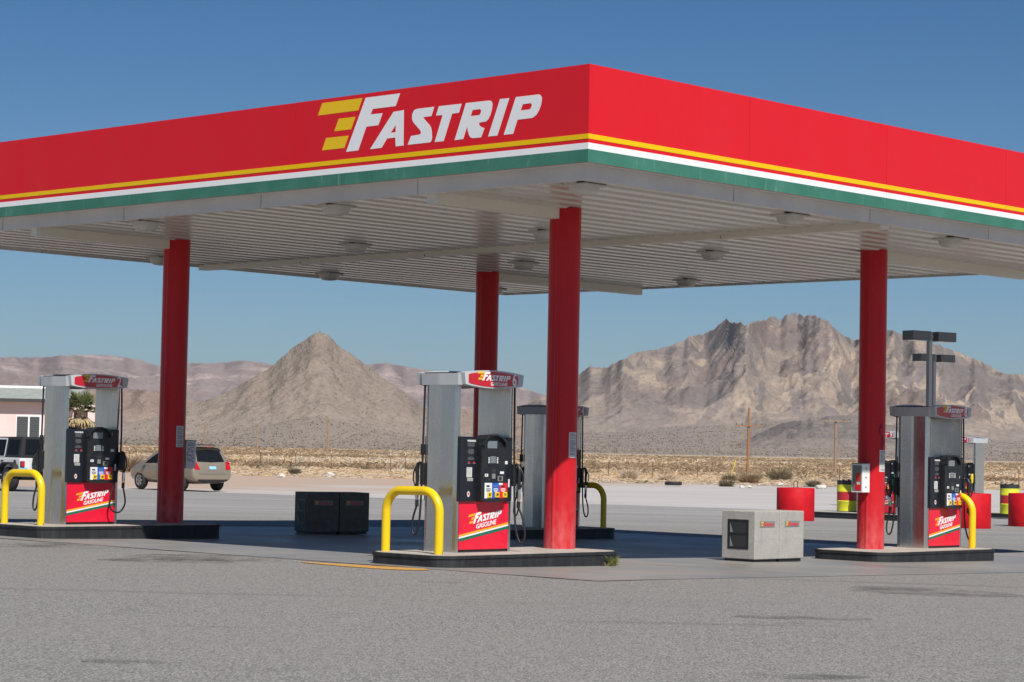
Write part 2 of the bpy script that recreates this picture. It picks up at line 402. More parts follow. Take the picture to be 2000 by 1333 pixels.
r_ = MB(); r_.box(.06, LA - .06, .06, LB - .06, 5.25, 5.32, 'roof'); r_.build('roof', canopy)
gt = MB(); gt.box(6.50, 6.70, i0 + th, LB - i0 - th, 4.86, 5.02, 'beam')
for k in range(1, 5): gt.box(6.498, 6.702, 3.1 * k, 3.1 * k + .012, 4.858, 4.9, 'joint')
gt.build('gutter', canopy)
COLO = []
COLS = [(2.85, 2.90, .375), (10.2, 2.92, .235), (3.05, 11.5, .40), (10.35, 11.55, .235)]
for a, b, z in COLS:
    bm_ = MB()
    if a < 6: bm_.box(i0 + th, a - .14, b - .075, b + .075, 4.80, 5.02, 'beam')
    else: bm_.box(a + .14, LA - i0 - th, b - .075, b + .075, 4.80, 5.02, 'beam')
    bm_.build('stub_beam', canopy)
    c = MB(); rr = .212; lw = Vector((-math.sin(R(29)), -math.cos(R(29)), 0))
    ang0 = math.atan2(lw.dot(BX), lw.dot(AX)); pts = []
    NS = 72
    for k in range(NS):
        an = ang0 + 2 * math.pi * k / NS
        q = rr
        if k in (0, 1): q = rr + .011
        if NS * .5 <= k < NS * .5 + 2: q = rr + .011
        if 2 <= k < NS * .5: q = rr + .003
        pts.append((q * math.cos(an), q * math.sin(an)))
    H_ = 4.955 - z
    c.prism(pts, 0, H_, 'column', smooth=False, cap=True)
    for k in range(len(c.sm) - 2): c.sm[k] = (k % NS) not in (NS - 1, 0, 1, 2, NS // 2 - 1, NS // 2, NS // 2 + 1)
    co = c.build('column', canopy, loc=(a, b, z)); COLO.append(co)
    if not (a > 6 and b > 6):
        nt_ = MB()
        def arc(mb, t0, t1, za, zb, q, m):
            vs = []
            for k in range(9):
                w = R(t0 + (t1 - t0) * k / 8); dv = Vector((math.sin(w), -math.cos(w), 0)) * q
                vs += [(dv.dot(AX), dv.dot(BX), za), (dv.dot(AX), dv.dot(BX), zb)]
            mb.add(vs, [(2 * k, 2 * k + 2, 2 * k + 3, 2 * k + 1) for k in range(8)], m, True)
        arc(nt_, 27, 66, 1.22, 1.56, rr + .0055, 'paper')
        random.seed(int(a * 10))
        zz = 1.545
        while zz > 1.24:
            wl = random.choice((30, 33, 26, 34, 20)); arc(nt_, 31, 31 + wl, zz - .0055, zz, rr + .0062, 'ink'); zz -= random.choice((.011, .011, .013, .022))
        nt_.build('notice', co)
# drop-lens lights on the soffit, four rows of four
fx = MB(); fx.bbox(-.19, .19, -.19, .19, -.03, 0, 'fixture', .008); fx.box(-.20, .20, -.20, .20, -.004, .004, 'joint'); fxm = fx.mesh('light_fixture')
ln = MB(); ring = []
for rr_, zz_ in ((.17, -.03), (.165, -.06), (.15, -.095), (.12, -.125), (.07, -.14), (.0, -.145)):
    ring.append([(math.copysign(abs(math.cos(2 * math.pi * k / 24)) ** .6, math.cos(2 * math.pi * k / 24)) * rr_, math.copysign(abs(math.sin(2 * math.pi * k / 24)) ** .6, math.sin(2 * math.pi * k / 24)) * rr_, zz_) for k in range(24)])
ln.add([p for rg in ring for p in rg], [(i * 24 + k, i * 24 + (k + 1) % 24, (i + 1) * 24 + (k + 1) % 24, (i + 1) * 24 + k) for i in range(5) for k in range(24)], 'lens', True); lnm = ln.mesh('lens')
for a in (.78, 5.0, 9.0, 13.5):
    for b in (.74, 5.22, 9.38, 14.4):
        f = link('light_fixture', fxm, canopy, (a, b, 4.945)); link('lens', lnm, f)

# ------------------------------------------------------------------ PUMP ISLANDS
def rrect(x0, x1, y0, y1, r, n=7):
    pts = []
    for cx, cy, s in ((x1 - r, y0 + r, -90), (x1 - r, y1 - r, 0), (x0 + r, y1 - r, 90), (x0 + r, y0 + r, 180)):
        for k in range(n): an = R(s + 90 * k / (n - 1)); pts.append((cx + r * math.cos(an), cy + r * math.sin(an)))
    return pts
def island(a0, a1, b0, b1, zt, label, r=.3, rz=YAW, origin=None, dx=0):
    base = W(a0, b0, 0) if origin is None else origin
    rt = root('pump_island', base, rz, label, 'pump island', 'raised pump islands')
    L, D = a1 - a0, b1 - b0
    c = MB(); c.prism(rrect(0, L, 0, D, r), -.3, zt - .04, 'curb'); c.prism(rrect(-.012, L + .012, -.012, D + .012, r + .012), zt - .04, zt - .002, 'curb')
    c.build('curb', rt)
    s = MB(); s.prism(rrect(.03, L - .03, .03, D - .03, max(.05, r - .03)), zt - .05, zt + .003, 'slab'); s.build('concrete_top', rt)
    return rt
island(-.26, 3.17, 2.0, 3.42, .375, 'black edged pump island nearest the camera, under pump 6 and the front red column')
island(.0, 3.47, 10.6, 12.25, .405, 'black edged pump island at the left, under pump 2 and the shaded left column', .25)
island(9.22, 12.58, 2.0, 3.42, .235, 'black edged pump island at the right, under pump 8 and the right column', .3)
island(9.3, 13.15, 10.6, 12.2, .235, 'shaded black pump island at the rear of the canopy under pump 4')

# ------------------------------------------------------------------ FUEL DISPENSERS
def CX(X): return (X - 104) * .001863 - .46
def CZ(Y): return (1240 - Y) * .001276 + .037
def arch_poly(x0, x1, zb, zt, db, dt, n=9):
    lo = [(x0 + (x1 - x0) * k / n, zb - db * (1 - (2 * k / n - 1) ** 2)) for k in range(n + 1)]
    hi = [(x1 - (x1 - x0) * k / n, zt + dt * (1 - (2 * k / n - 1) ** 2)) for k in range(n + 1)]
    return lo + hi
def rot180(mb): mb.v = [(-x, -y, z) for x, y, z in mb.v]; return mb

def make_dispenser():
    rt = root('fuel_dispenser', (0, 0, 0), 0, 'x', 'fuel pump')
    pyl = [(-.455, -.285), (-.500, -.285), (-.528, -.245), (-.560, -.05), (-.560, -.02), (-.552, .0), (-.530, .215), (-.495, .285), (-.455, .285)]
    for s in (1, -1):
        p = MB(); p.prism([(x * s, y) for x, y in pyl], 0, 2.118, 'steel'); p.build('side_column', rt)
    bs = MB(); bs.box(-.45, .45, -.275, .275, 0, .05, 'base_black'); bs.build('base', rt)
    tp = MB()
    plan = [(-.52, -.41), (.52, -.41), (.562, -.33), (.585, -.02), (.585, .02), (.562, .33), (.52, .41), (-.52, .41), (-.562, .33), (-.585, .02), (-.585, -.02), (-.562, -.33)]
    tp.prism(plan, 2.115, 2.262, 'topper', taper=.975)
    tp.prism([(x * .95, y * .9) for x, y in plan], 2.262, 2.276, 'topper_top')
    bd = arch_poly(-.535, .535, 2.125, 2.27, .042, .044)
    bd[0] = (-.525, 2.125); bd[9] = (.525, 2.125); bd[10] = (.547, 2.27); bd[19] = (-.547, 2.27)
    tp.prism(bd, -.432, -.30, 'topper', axis='y'); tp.prism([(-x, z) for x, z in bd], .30, .432, 'topper', axis='y')
    top = tp.build('topper', rt)
    for s in (1, -1):
        sg = MB(); ins = arch_poly(-.455, .41, 2.137, 2.258, .036, .038)
        ins = [(-.475, 2.155)] + ins[:10] + [(.432, 2.155), (.432, 2.245)] + ins[10:] + [(-.475, 2.245)]
        sg.prism(ins, -.436, -.431, 'sign_red', axis='y')
        if s < 0: rot180(sg)
        so = sg.build('sign', top)
        w = shift(logo_mb(extrude=.0012), -.318, -.4375, 2.180, .1515, .162); w.merge(shift(text_mb('GASOLINE', 'logo_white', .064, shear=.25, bold=.001, sx=1.02), .075, -.4375, 2.139))
        if s < 0: rot180(w)
        w.build('lettering', so)
    for s in (1, -1):
        fl_ = (lambda m: rot180(m)) if s < 0 else (lambda m: m)
        lp = MB(); lp.box(-.452, .452, -.292, -.2, .037, .645, 'panel_red'); lpo = fl_(lp).build('lower_panel', rt)
        art = MB()
        for z0_, z1_, m in ((.197, .222, 'logo_orange'), (.176, .195, 'logo_white'), (.138, .174, 'logo_green')):
            art.prism([(-.452, z0_), (.452, z0_ + .155), (.452, z1_ + .155), (-.452, z1_)], -.2945, -.2925, m, axis='y')
        art.merge(shift(logo_mb(bar='logo_orange', extrude=.0012), -.285, -.2945, .346, .152, .186, tilt=.178))
        art.merge(shift(text_mb('GASOLINE', 'logo_white', .082, shear=.25, bold=.0014, sx=.95), .035, -.2945, .352, tilt=.165))
        fl_(art).build('artwork', lpo)
        c = MB()
        c.bbox(-.478, -.172, -.322, -.25, .645, 1.465, 'black2', .012); c.bbox(.262, .478, -.322, -.25, .645, 1.465, 'black2', .012)
        bulge = [(-.17, .665), (-.10, .64), (.06, .634), (.20, .64), (.275, .66), (.268, 1.02), (.245, 1.40), (.17, 1.47), (.06, 1.495), (-.06, 1.49), (-.15, 1.44), (-.175, 1.36), (-.172, 1.0)]
        c.prism(bulge, -.398, -.24, 'black', axis='y')
        co = fl_(c).build('console', rt)
        h = MB(); out = [(.252, 1.36), (.247, 1.41), (.17, 1.476), (.06, 1.502), (-.06, 1.497), (-.155, 1.445), (-.18, 1.36)]
        inn = [(x * .90 + .004, z - .02) for x, z in out]
        h.prism(out + inn[::-1], -.445, -.398, 'black', axis='y'); fl_(h).build('hood', co)
        sc = MB(); sc.box(CX(313), CX(407), -.402, -.398, CZ(232), CZ(160), 'screen'); sc.box(CX(300), CX(420), -.400, -.397, CZ(240), CZ(150), 'black2'); fl_(sc).build('screen', co)
        k = MB(); k.box(CX(315), CX(432), -.401, -.397, CZ(412), CZ(275), 'black2'); k.box(CX(342), CX(395), -.4035, -.401, CZ(380), CZ(312), 'screen')
        for yy in (322, 338, 354, 370):
            k.box(CX(322), CX(333), -.407, -.401, CZ(yy + 10), CZ(yy), 'key_white'); k.box(CX(405), CX(417), -.407, -.401, CZ(yy + 10), CZ(yy), 'key_white')
        fl_(k).build('keypad', co)
        cr = MB(); cr.box(CX(290), CX(500), -.402, -.397, CZ(570), CZ(430), 'black2')
        cr.box(CX(355), CX(400), -.404, -.402, CZ(472), CZ(440), 'base_black'); cr.box(CX(358), CX(390), -.412, -.402, CZ(535), CZ(485), 'plate_grey')
        cr.box(CX(417), CX(468), -.406, -.402, CZ(558), CZ(508), 'plate_grey'); cr.box(CX(428), CX(455), -.4075, -.406, CZ(550), CZ(515), 'base_black')
        cr.box(CX(290), CX(322), -.4035, -.402, CZ(515), CZ(487), 'lbl_white'); cr.box(CX(298), CX(312), -.4042, -.4035, CZ(508), CZ(495), 'ink')
        cr.box(CX(440), CX(478), -.4035, -.402, CZ(487), CZ(462), 'lbl_white'); cr.box(CX(300), CX(350), -.4035, -.402, CZ(555), CZ(540), 'base_black')
        fl_(cr).build('card_reader', co)
        gr = MB()
        for q, (xa, xb, m) in enumerate(((292, 363, 'lbl_white'), (365, 436, 'lbl_blue'), (438, 516, 'lbl_red'))):
            gr.box(CX(xa), CX(xb), -.402, -.397, CZ(730), CZ(577), m)
            gr.box(CX(xa + 16), CX(xa + 48), -.4032, -.402, CZ(618), CZ(600), 'base_black' if q != 1 else 'ink')
            tm = 'base_black' if q == 0 else 'lbl_white'
            for yy, ww in ((632, 44), (645, 48), (657, 30)): gr.box(CX(xa + 36 - ww / 2), CX(xa + 36 + ww / 2), -.4030, -.402, CZ(yy + 7), CZ(yy), tm)
        gr.box(CX(430), CX(468), -.4034, -.402, CZ(598), CZ(577), 'lbl_white')
        go = fl_(gr).build('grade_labels', co)
        for q, X in enumerate((338, 412, 490)):
            bt = MB(); bt.bbox(CX(X - 21), CX(X + 21), -.416, -.400, CZ(722), CZ(668), 'btn_yellow', .006)
            bt.merge(shift(text_mb(('87', '89', '91')[q], 'base_black', .045, bold=.001), CX(X), -.4175, CZ(695)))
            fl_(bt).build('grade_button', co)
        wn = MB(); wn.box(CX(140), CX(247), -.3245, -.322, CZ(397), CZ(143), 'black2')
        wn.merge(shift(text_mb('WARNING', 'lbl_white', .036, bold=.001, sx=.9), CX(197), -.3255, CZ(163)))
        for yy, ww in ((183, 66), (193, 66), (203, 60), (213, 66), (245, 50), (257, 60), (267, 56), (277, 60), (287, 45), (322, 36), (333, 66), (343, 60)):
            wn.box(CX(193 - ww / 2), CX(193 + ww / 2), -.3252, -.3245, CZ(yy + 4), CZ(yy), 'ink')
        for X in (175, 225):
            wn.prism([(CX(X - 11), CZ(382)), (CX(X + 11), CZ(382)), (CX(X), CZ(362))], -.3255, -.3245, 'lbl_red', axis='y'); wn.box(CX(X - 14), CX(X + 14), -.3255, -.3245, CZ(390), CZ(385), 'ink')
        fl_(wn).build('warning_label', co)
        st = MB(); st.box(CX(155), CX(207), -.3245, -.322, CZ(523), CZ(425), 'paper')
        for yy in (435, 450, 462, 474, 486, 498, 510): st.box(CX(162), CX(200), -.3250, -.3245, CZ(yy + 3), CZ(yy), 'ink')
        fl_(st).build('notice', co)
        st = MB()
        for yy in (532, 540, 548, 556): st.box(CX(162), CX(218), -.3240, -.322, CZ(yy + 4), CZ(yy), 'lbl_white' if yy == 532 else 'paper')
        st.box(CX(161), CX(219), -.3226, -.3215, CZ(561), CZ(531), 'black2'); fl_(st).build('small_print', co)
        st = MB(); st.prism([(CX(177) + .024 * math.cos(t_ * .3927), CZ(690) + .036 * math.sin(t_ * .3927)) for t_ in range(16)], -.3240, -.322, 'lbl_white', axis='y')
        st.prism([(CX(177) + .014 * math.cos(t_ * .3927), CZ(688) + .02 * math.sin(t_ * .3927)) for t_ in range(16)], -.3248, -.324, 'lbl_red', axis='y'); fl_(st).build('sticker', co)
        st = MB(); st.box(CX(524), CX(558), -.3245, -.322, CZ(390), CZ(358), 'lbl_white'); fl_(st).build('sticker', co)
        st = MB(); st.box(CX(568), CX(582), -.3245, -.322, CZ(620), CZ(540), 'lbl_white'); fl_(st).build('sticker', co)
        ho = MB(); ho.bbox(.475, .54, -.345, -.283, .84, 1.12, 'black', .012)
        fl_(ho).build('nozzle_holster', rt)
        nz = MB(); nz.tube([(.507, -.36, 1.12), (.507, -.405, 1.11), (.508, -.425, 1.05), (.508, -.415, .92), (.508, -.42, .80)], [.018, .022, .028, .024, .02], 'black')
        nz.tube([(.508, -.435, 1.08), (.508, -.485, 1.0), (.508, -.49, .9), (.508, -.455, .83), (.508, -.425, .80)], .010, 'black')
        nz.tube([(.508, -.42, .80), (.509, -.42, .70), (.51, -.415, .64)], [.02, .026, .018], 'chrome')
        nz.tube([(.51, -.415, .645), (.512, -.41, .56)], .024, 'rubber')
        fl_(nz).build('nozzle', rt)
    return rt
def smooth_path(pts, n=8):
    out = []; P_ = [Vector(p) for p in pts]; P_ = [P_[0]] + P_ + [P_[-1]]
    for i in range(1, len(P_) - 2):
        p0, p1, p2, p3 = P_[i - 1:i + 3]
        for k in range(n):
            t_ = k / n
            out.append(.5 * ((2 * p1) + (p2 - p0) * t_ + (2 * p0 - 5 * p1 + 4 * p2 - p3) * t_ ** 2 + (3 * p1 - p0 - 3 * p2 + p3) * t_ ** 3))
    out.append(P_[-2]); return out
HOSE = smooth_path([(.518, -.300, 2.14), (.522, -.302, 1.8), (.525, -.310, 1.2), (.527, -.322, .7), (.53, -.34, .40), (.535, -.375, .24), (.54, -.42, .20), (.54, -.46, .27), (.53, -.455, .42), (.512, -.41, .58)])
HOSE_FRONT = smooth_path([(.518, -.30, 2.14), (.515, -.32, 1.8), (.49, -.36, 1.2), (.40, -.42, .85), (.28, -.43, .50), (.25, -.43, .30), (.32, -.44, .20), (.44, -.45, .20), (.53, -.45, .34), (.512, -.41, .58)])
HOSE_WIDE = smooth_path([(.518, -.300, 2.14), (.522, -.302, 1.8), (.525, -.310, 1.2), (.527, -.325, .7), (.53, -.345, .36), (.54, -.40, .15), (.55, -.46, .12), (.55, -.50, .22), (.535, -.47, .42), (.512, -.41, .58)])
proto = make_dispenser()
def hose_mesh(path, name='hose'): return MB().tube(path, .0135, 'rubber', 8).mesh(name)
hm, hmf, hmw = hose_mesh(HOSE), hose_mesh(HOSE_FRONT), hose_mesh(HOSE_WIDE)
GD = 'fuel pumps'
first = [True]
def place_dispenser(num, loc, rz, label, front=hm, back=hm):
    rt = proto if first[0] else copy_tree(proto, None, ('number', 'hose'))
    first[0] = False
    rt.location = loc; rt.rotation_euler = (0, 0, rz); rt['label'] = label; rt['group'] = GD
    top = [c for c in rt.children if c.name.split('.')[0] == 'topper'][0]
    sg = [c for c in top.children if c.name.split('.')[0] == 'sign']
    nm = text_mb(num, 'logo_white', .225 if len(num) == 1 else .18, bold=.005, sx=.70); shift(nm, .366, -.4375, 2.198)
    nme = nm.mesh('number'); 
    link('number', nme, top); link('number', nme, top, rz=math.pi)
    cons = [c for c in rt.children if c.name.split('.')[0] == 'console']
    n2 = shift(text_mb(num, 'lbl_white', .07), CX(530), -.3245, CZ(180)).mesh('number')
    link('number', n2, cons[0]); link('number', n2, cons[1], rz=math.pi)
    link('hose', front, rt); bh = link('hose', back, rt, rz=math.pi)
    hc = MB(); hc.bbox(.500, .545, -.335, -.285, 1.22, 1.36, 'black', .01); hc.box(.508, .538, -.339, -.334, 1.23, 1.35, 'lbl_blue' if num == '6' else 'black2'); hc.build('hose_clip', bh)
    return rt
p6 = place_dispenser('6', W(1.017, 2.845, .378), YAW, 'stainless steel fuel pump numbered 6, nearest the camera beside the front red column', hmw)
p2 = place_dispenser('2', W(1.265, 11.48, .408), YAW, 'stainless steel fuel pump numbered 2, far left, hose looping over its red panel', hmf)
p8 = place_dispenser('8', W(11.80, 2.87, .238), YAW, 'stainless steel fuel pump numbered 8, beside the right column', hmw)
p4 = place_dispenser('4', W(12.16, 11.50, .238), YAW, 'shaded fuel pump numbered 4, half hidden behind the front red column')
def far_spot(px, dist, z):
    c = at(px, 900, dist); v = c + AX * .415 + BX * .558; v.z = z; return v
F9 = far_spot(1752, 63.5, .10); F11 = far_spot(1902, 70.5, .05)
p9 = place_dispenser('9', F9, YAW - R(90), 'fuel pump numbered 9 with a green nozzle, glimpsed between the right column and pump 8')
p11 = place_dispenser('11', F11, YAW - R(90), 'fuel pump numbered 11, glimpsed at the far right behind pump 8 and a red drum')
gn = MB(); gn.bbox(.19, .42, -.336, -.322, .80, 1.0, 'green_nozzle', .01); gn.tube([(.508, -.42, 1.12), (.508, -.435, 1.0), (.508, -.425, .85)], [.03, .045, .03], 'green_nozzle')
gn.build('diesel_nozzle_cover', p9)
yn = MB(); yn.tube([(.508, -.42, 1.16), (.508, -.44, 1.02), (.508, -.425, .88)], [.035, .05, .03], 'btn_yellow'); yn.build('nozzle_cover', p11)
# the two open-air islands beyond the canopy carry pumps 9 and 11
def far_island(F, zt, label, b0, b1):
    o = F + AX * .75 - BX * b0; o.z = 0
    rt = root('pump_island', o, YAW + R(90), label, 'pump island', 'raised pump islands')
    L = b0 + b1; D = 1.5
    c = MB(); c.prism(rrect(0, L, 0, D, .08), -.4, zt - .03, 'curb'); c.prism(rrect(-.012, L + .012, -.012, D + .012, .08), zt - .03, zt - .004, 'curb'); c.build('curb', rt)
    s = MB(); s.prism(rrect(.03, L - .03, .03, D - .03, .05), zt - .05, zt, 'slab'); s.build('concrete_top', rt); return rt
far_island(F9, .10, 'black edged island beyond the canopy under pump 9, a banded barrel at its end', 2.3, 3.0)
far_island(F11, .05, 'black edged island beyond the canopy under pump 11, at the right edge of the photo', 2.4, 2.2)

# ------------------------------------------------------------------ YELLOW HOOPS
def hoop_mesh(width, height, m='hoop'):
    r_b = .27; pts = [(0, 0, 0), (0, 0, height - r_b)]
    for k in range(1, 9): an = R(180 - 90 * k / 8); pts.append((0, r_b + r_b * math.cos(an), height - r_b + r_b * math.sin(an)))
    for k in range(1, 9): an = R(90 - 90 * k / 8); pts.append((0, width - r_b + r_b * math.cos(an), height - r_b + r_b * math.sin(an)))
    pts.append((0, width, 0)); return MB().tube(pts, .056, m, 20).mesh('hoop_bollard')
HG = 'yellow hoop guards at the island ends'
for a, b, w, h, z, m, lb in ((.0, 2.34, .95, .835, .376, 'hoop', 'bright yellow U shaped guard with chipped paint in front of pump 6'),
                            (.27, 11.08, .95, .84, .406, 'hoop', 'bright yellow U shaped guard in front of pump 2 at the left edge'),
                            (12.22, 2.32, .85, .90, .236, 'hoop', 'bright yellow U shaped guard right of pump 8'),
                            (12.78, 10.72, .95, .86, .236, 'hoop', 'olive looking shaded yellow U shaped guard right of pump 4')):
    link('hoop_guard', hoop_mesh(w, h - .056, m), None, W(a, b, z), YAW, lb, 'bollard', HG)

# ------------------------------------------------------------------ CONCRETE WASTE BINS
def bin_mesh(dark):
    m = 'shaded_aggregate' if dark else 'aggregate'
    b = MB(); b.bbox(0, .60, 0, .60, .045, .745, m, .012); return b
def waste_bin(loc, rz, label, dark, opening):
    rt = root('waste_bin', loc, rz, label, 'bin', 'concrete waste bins under the canopy')
    bin_mesh(dark).build('concrete_shell', rt)
    f = MB(); f.box(.03, .57, .03, .57, 0, .05, 'base_black'); f.build('foot', rt)
    if opening:
        # black two-chute insert on the -x face
        fr = MB(); y0, y1, za, zb = .11, .49, .19, .62
        fr.box(-.006, .006, y0, y0 + .035, za, zb, 'black'); fr.box(-.006, .006, y1 - .035, y1, za, zb, 'black')
        for q0, q1 in ((za, za + .03), (.395, .425), (zb - .03, zb)): fr.box(-.006, .006, y0 + .035, y1 - .035, q0, q1, 'black')
        fr.box(-.003, .001, y0 + .03, y1 - .03, za + .02, zb - .02, 'base_black')
        for q in (.225, .43):
            fr.add([(-.004, y1 - .04, q), (-.004, y1 - .10, q), (-.004, y1 - .04, q + .15)], [(0, 1, 2)], 'plate_grey')
        fr.build('chute_insert', rt)
    pl = MB(); pl.box(.12, .48, -.006, 0, .515, .60, 'plate_grey'); plo = pl.build('logo_plate', rt)
    shift(logo_mb('logo_red', 'logo_yellow', .001), .14, -.0075, .527, .078, .09).build('lettering', plo)
    return rt
za = gz(*W(7, 2.6)[:2])
waste_bin(W(6.64, 2.50, za), YAW, 'sunlit pebbled concrete bin with a black two chute opening, left of the sunlit pair', False, True)
waste_bin(W(7.245, 2.50, za), YAW, 'sunlit grey pebbled concrete bin without opening, right one of the sunlit pair', False, False)
zb = gz(*W(7.2, 12.6)[:2]); dp = W(7.07, 12.69, zb); dyaw = R(28)
waste_bin(dp, dyaw, 'dark concrete bin in the canopy shade with chute openings, left one of the shaded pair', True, True)
waste_bin(dp + Vector((math.cos(dyaw), math.sin(dyaw), 0)) * .61 + Vector((0, .03, 0)), dyaw + R(4), 'dark concrete bin in the canopy shade without opening, right one of the shaded pair', True, False)

# ------------------------------------------------------------------ EXTINGUISHER CABINETS on the columns
def cabinet(a, b, z, label, graffiti, side):
    rt = root('extinguisher_cabinet', W(a, b, z), YAW, label, 'cabinet', 'extinguisher cabinets on columns')
    k = MB(); k.box(-.10, .10, -.10, .10, 0, .44, 'white'); k.box(-.105, .105, -.105, .105, .44, .455, 'plate_grey')
    k.build('box', rt)
    if graffiti:
        random.seed(5); s = MB()
        for q in range(9):
            zc = .12 + .035 * q; pth = [(-.08 + .02 * j + random.uniform(-.012, .012), -.1025, zc + random.uniform(-.02, .02)) for j in range(8)]
            s.tube(pth, .0035, 'graffiti', 5)
        s.build('graffiti', rt)
    else:
        d_ = MB(); d_.box(-.1025, -.10, -.085, .085, .02, .42, 'plate_grey'); dr = d_.build('window', rt)
        e = MB(); e.prism([(.055 * math.cos(q * .524) + .0, .055 * math.sin(q * .524)) for q in range(12)], .03, .15, 'lbl_red'); 
        e.v = [(-.104 + (x * .03), y - .02, z) for x, y, z in e.v]
        e.box(-.106, -.1025, -.07, .02, .17, .30, 'foam'); e.box(-.106, -.1025, -.06, .0, .12, .16, 'paper'); e.build('extinguisher', dr)
        s = MB()
        for q in (.07, .22, .36): s.box(-.015, .015, -.103, -.10, q, q + .025, 'ink')
        s.build('latch', rt)
cabinet(9.885, 2.90, 1.13, 'grey glass fronted fire extinguisher cabinet on the right column, red extinguisher inside', False, -1)
cabinet(3.37, 11.5, 1.28, 'grey extinguisher cabinet scrawled with black graffiti on the shaded left column', True, 1)
# scrawl on the right column
col3 = COLO[1]
random.seed(11); s = MB()
for q in range(7):
    w0 = random.uniform(26, 52); zc = 1.60 + .075 * q * .8; pth = []
    for j in range(9):
        w_ = R(w0 + random.uniform(-10, 10)); dv = Vector((math.sin(w_), -math.cos(w_), 0)) * .2165; pth.append((dv.dot(AX), dv.dot(BX), zc + random.uniform(-.045, .045)))
    s.tube(pth, .0028, 'graffiti', 5)
s.build('graffiti', col3)

# ------------------------------------------------------------------ DRUMS
def barrel(p, label, dark=False):
    rt = root('barrel', p, random.uniform(0, 6), label, 'barrel', 'banded steel barrels')
    r0 = .285; b = MB()
    def rib(z, r=r0): return [(r, z - .02), (r + .012, z), (r, z + .02)]
    def band(zs, ze, m):
        pr = [(r0, zs)]
        for zr in (.30, .59):
            if zs < zr < ze: pr += rib(zr)
        pr.append((r0, ze)); b.lathe(pr, m, 28)
    band(.0, .02, 'barrel_black'); band(.02, .31, 'barrel_lime'); band(.31, .57, 'barrel_red'); band(.57, .77, 'barrel_lime'); band(.77, .88, 'barrel_black')
    b.lathe([(r0, .88), (r0 + .008, .885), (r0 - .01, .89), (r0 - .02, .80), (0, .80)], 'barrel_black', 28)
    b.build('drum', rt)
    tr = MB(); random.seed(3)
    for q in range(9):
        an = random.uniform(0, 6.3); rr = random.uniform(0, .2); s_ = random.uniform(.04, .09)
        x, y_ = rr * math.cos(an), rr * math.sin(an)
        tr.add([(x + random.uniform(-s_, s_), y_ + random.uniform(-s_, s_), .82 + random.uniform(0, .12)) for _ in range(5)], [(0, 1, 2), (0, 2, 3), (0, 3, 4), (1, 2, 4), (1, 3, 4)], random.choice(['paper', 'trimblack', 'barrel_black']))
    tr.build('litter', rt)
c = at(1654, 990, 65.6); c.z = .10
barrel(c, 'barrel with lime, red and lime bands standing on the far island beside the right column')
c = at(1972, 990, 68.2); c.z = .05
barrel(c, 'barrel with lime and red bands partly behind the red drum at the right edge')
def pot(p, label, handle):
    rt = root('concrete_drum', p, 0, label, 'traffic drum', 'red concrete filled drums')
    b = MB(); r0 = .50; b.lathe([(r0 * .98, 0), (r0, .02), (r0, .855), (r0 - .012, .87), (r0 - .05, .87), (0, .885)], 'pot_red', 48); b.build('drum', rt)
    if handle:
        pts = [(-.05, 0, .86), (-.05, 0, 1.0)] + [(-.05 * math.cos(q * .524), 0, 1.0 + .06 * math.sin(q * .524)) for q in range(1, 6)] + [(.05, 0, 1.0), (.05, 0, .86)]
        MB().tube(pts, .011, 'rust', 6).build('lifting_loop', rt)
for px, dist, lb, h in ((1553.5, 61, 'red concrete drum with a rusty lifting loop, behind the sunlit bins', True), (1896, 57.5, 'red concrete drum half hidden behind pump 8 and the yellow hoop', False),
                        (2007, 60.5, 'red concrete drum cut by the right edge of the photo', False)):
    c = at(px, 1000, dist); c.z = gz(c.x, c.y); pot(c, lb, h)

# ------------------------------------------------------------------ PARKING LOT LIGHTS
def lot_light(px, dist, ztop, w, label, wdir):
    c = at(px, 700, dist); zg = gz(c.x, c.y); rt = root('parking_lot_light', (c.x, c.y, zg), R(35), label, 'light pole', 'square poles with paired box lamps')
    H_ = ztop - zg
    p = MB(); p.bbox(-w, w, -w, w, .5, H_, 'lamp_pole', .01); p.build('pole', rt)
    f = MB(); f.lathe([(.0, 0), (.3, 0), (.3, .5), (0, .52)], 'aggregate', 20); f.build('footing', rt)
    for s in (-1, 1):
        h = MB(); x0 = s * (w + .10); x1 = s * (w + .98)
        h.bbox(min(x0, x1), max(x0, x1), -.27, .27, H_ - .30, H_ + .03, 'lamp_black', .02); h.box(s * w if s > 0 else x0, x0 if s > 0 else s * w, -.05, .05, H_ - .2, H_ - .1, 'lamp_black')
        ho = h.build('lamp_head', rt); l = MB(); l.box(min(x0, x1) + .08, max(x0, x1) - .08, -.2, .2, H_ - .312, H_ - .301, 'lens'); l.build('lens', ho)
lot_light(1815, 80, at(1815, 650, 80).z, .075, 'tall grey pole with two dark box lamps, higher of the pair behind pump 8', 1)
lot_light(1824, 101, at(1824, 694, 101).z, .075, 'grey pole with two dark box lamps, lower of the pair behind pump 8', 1)

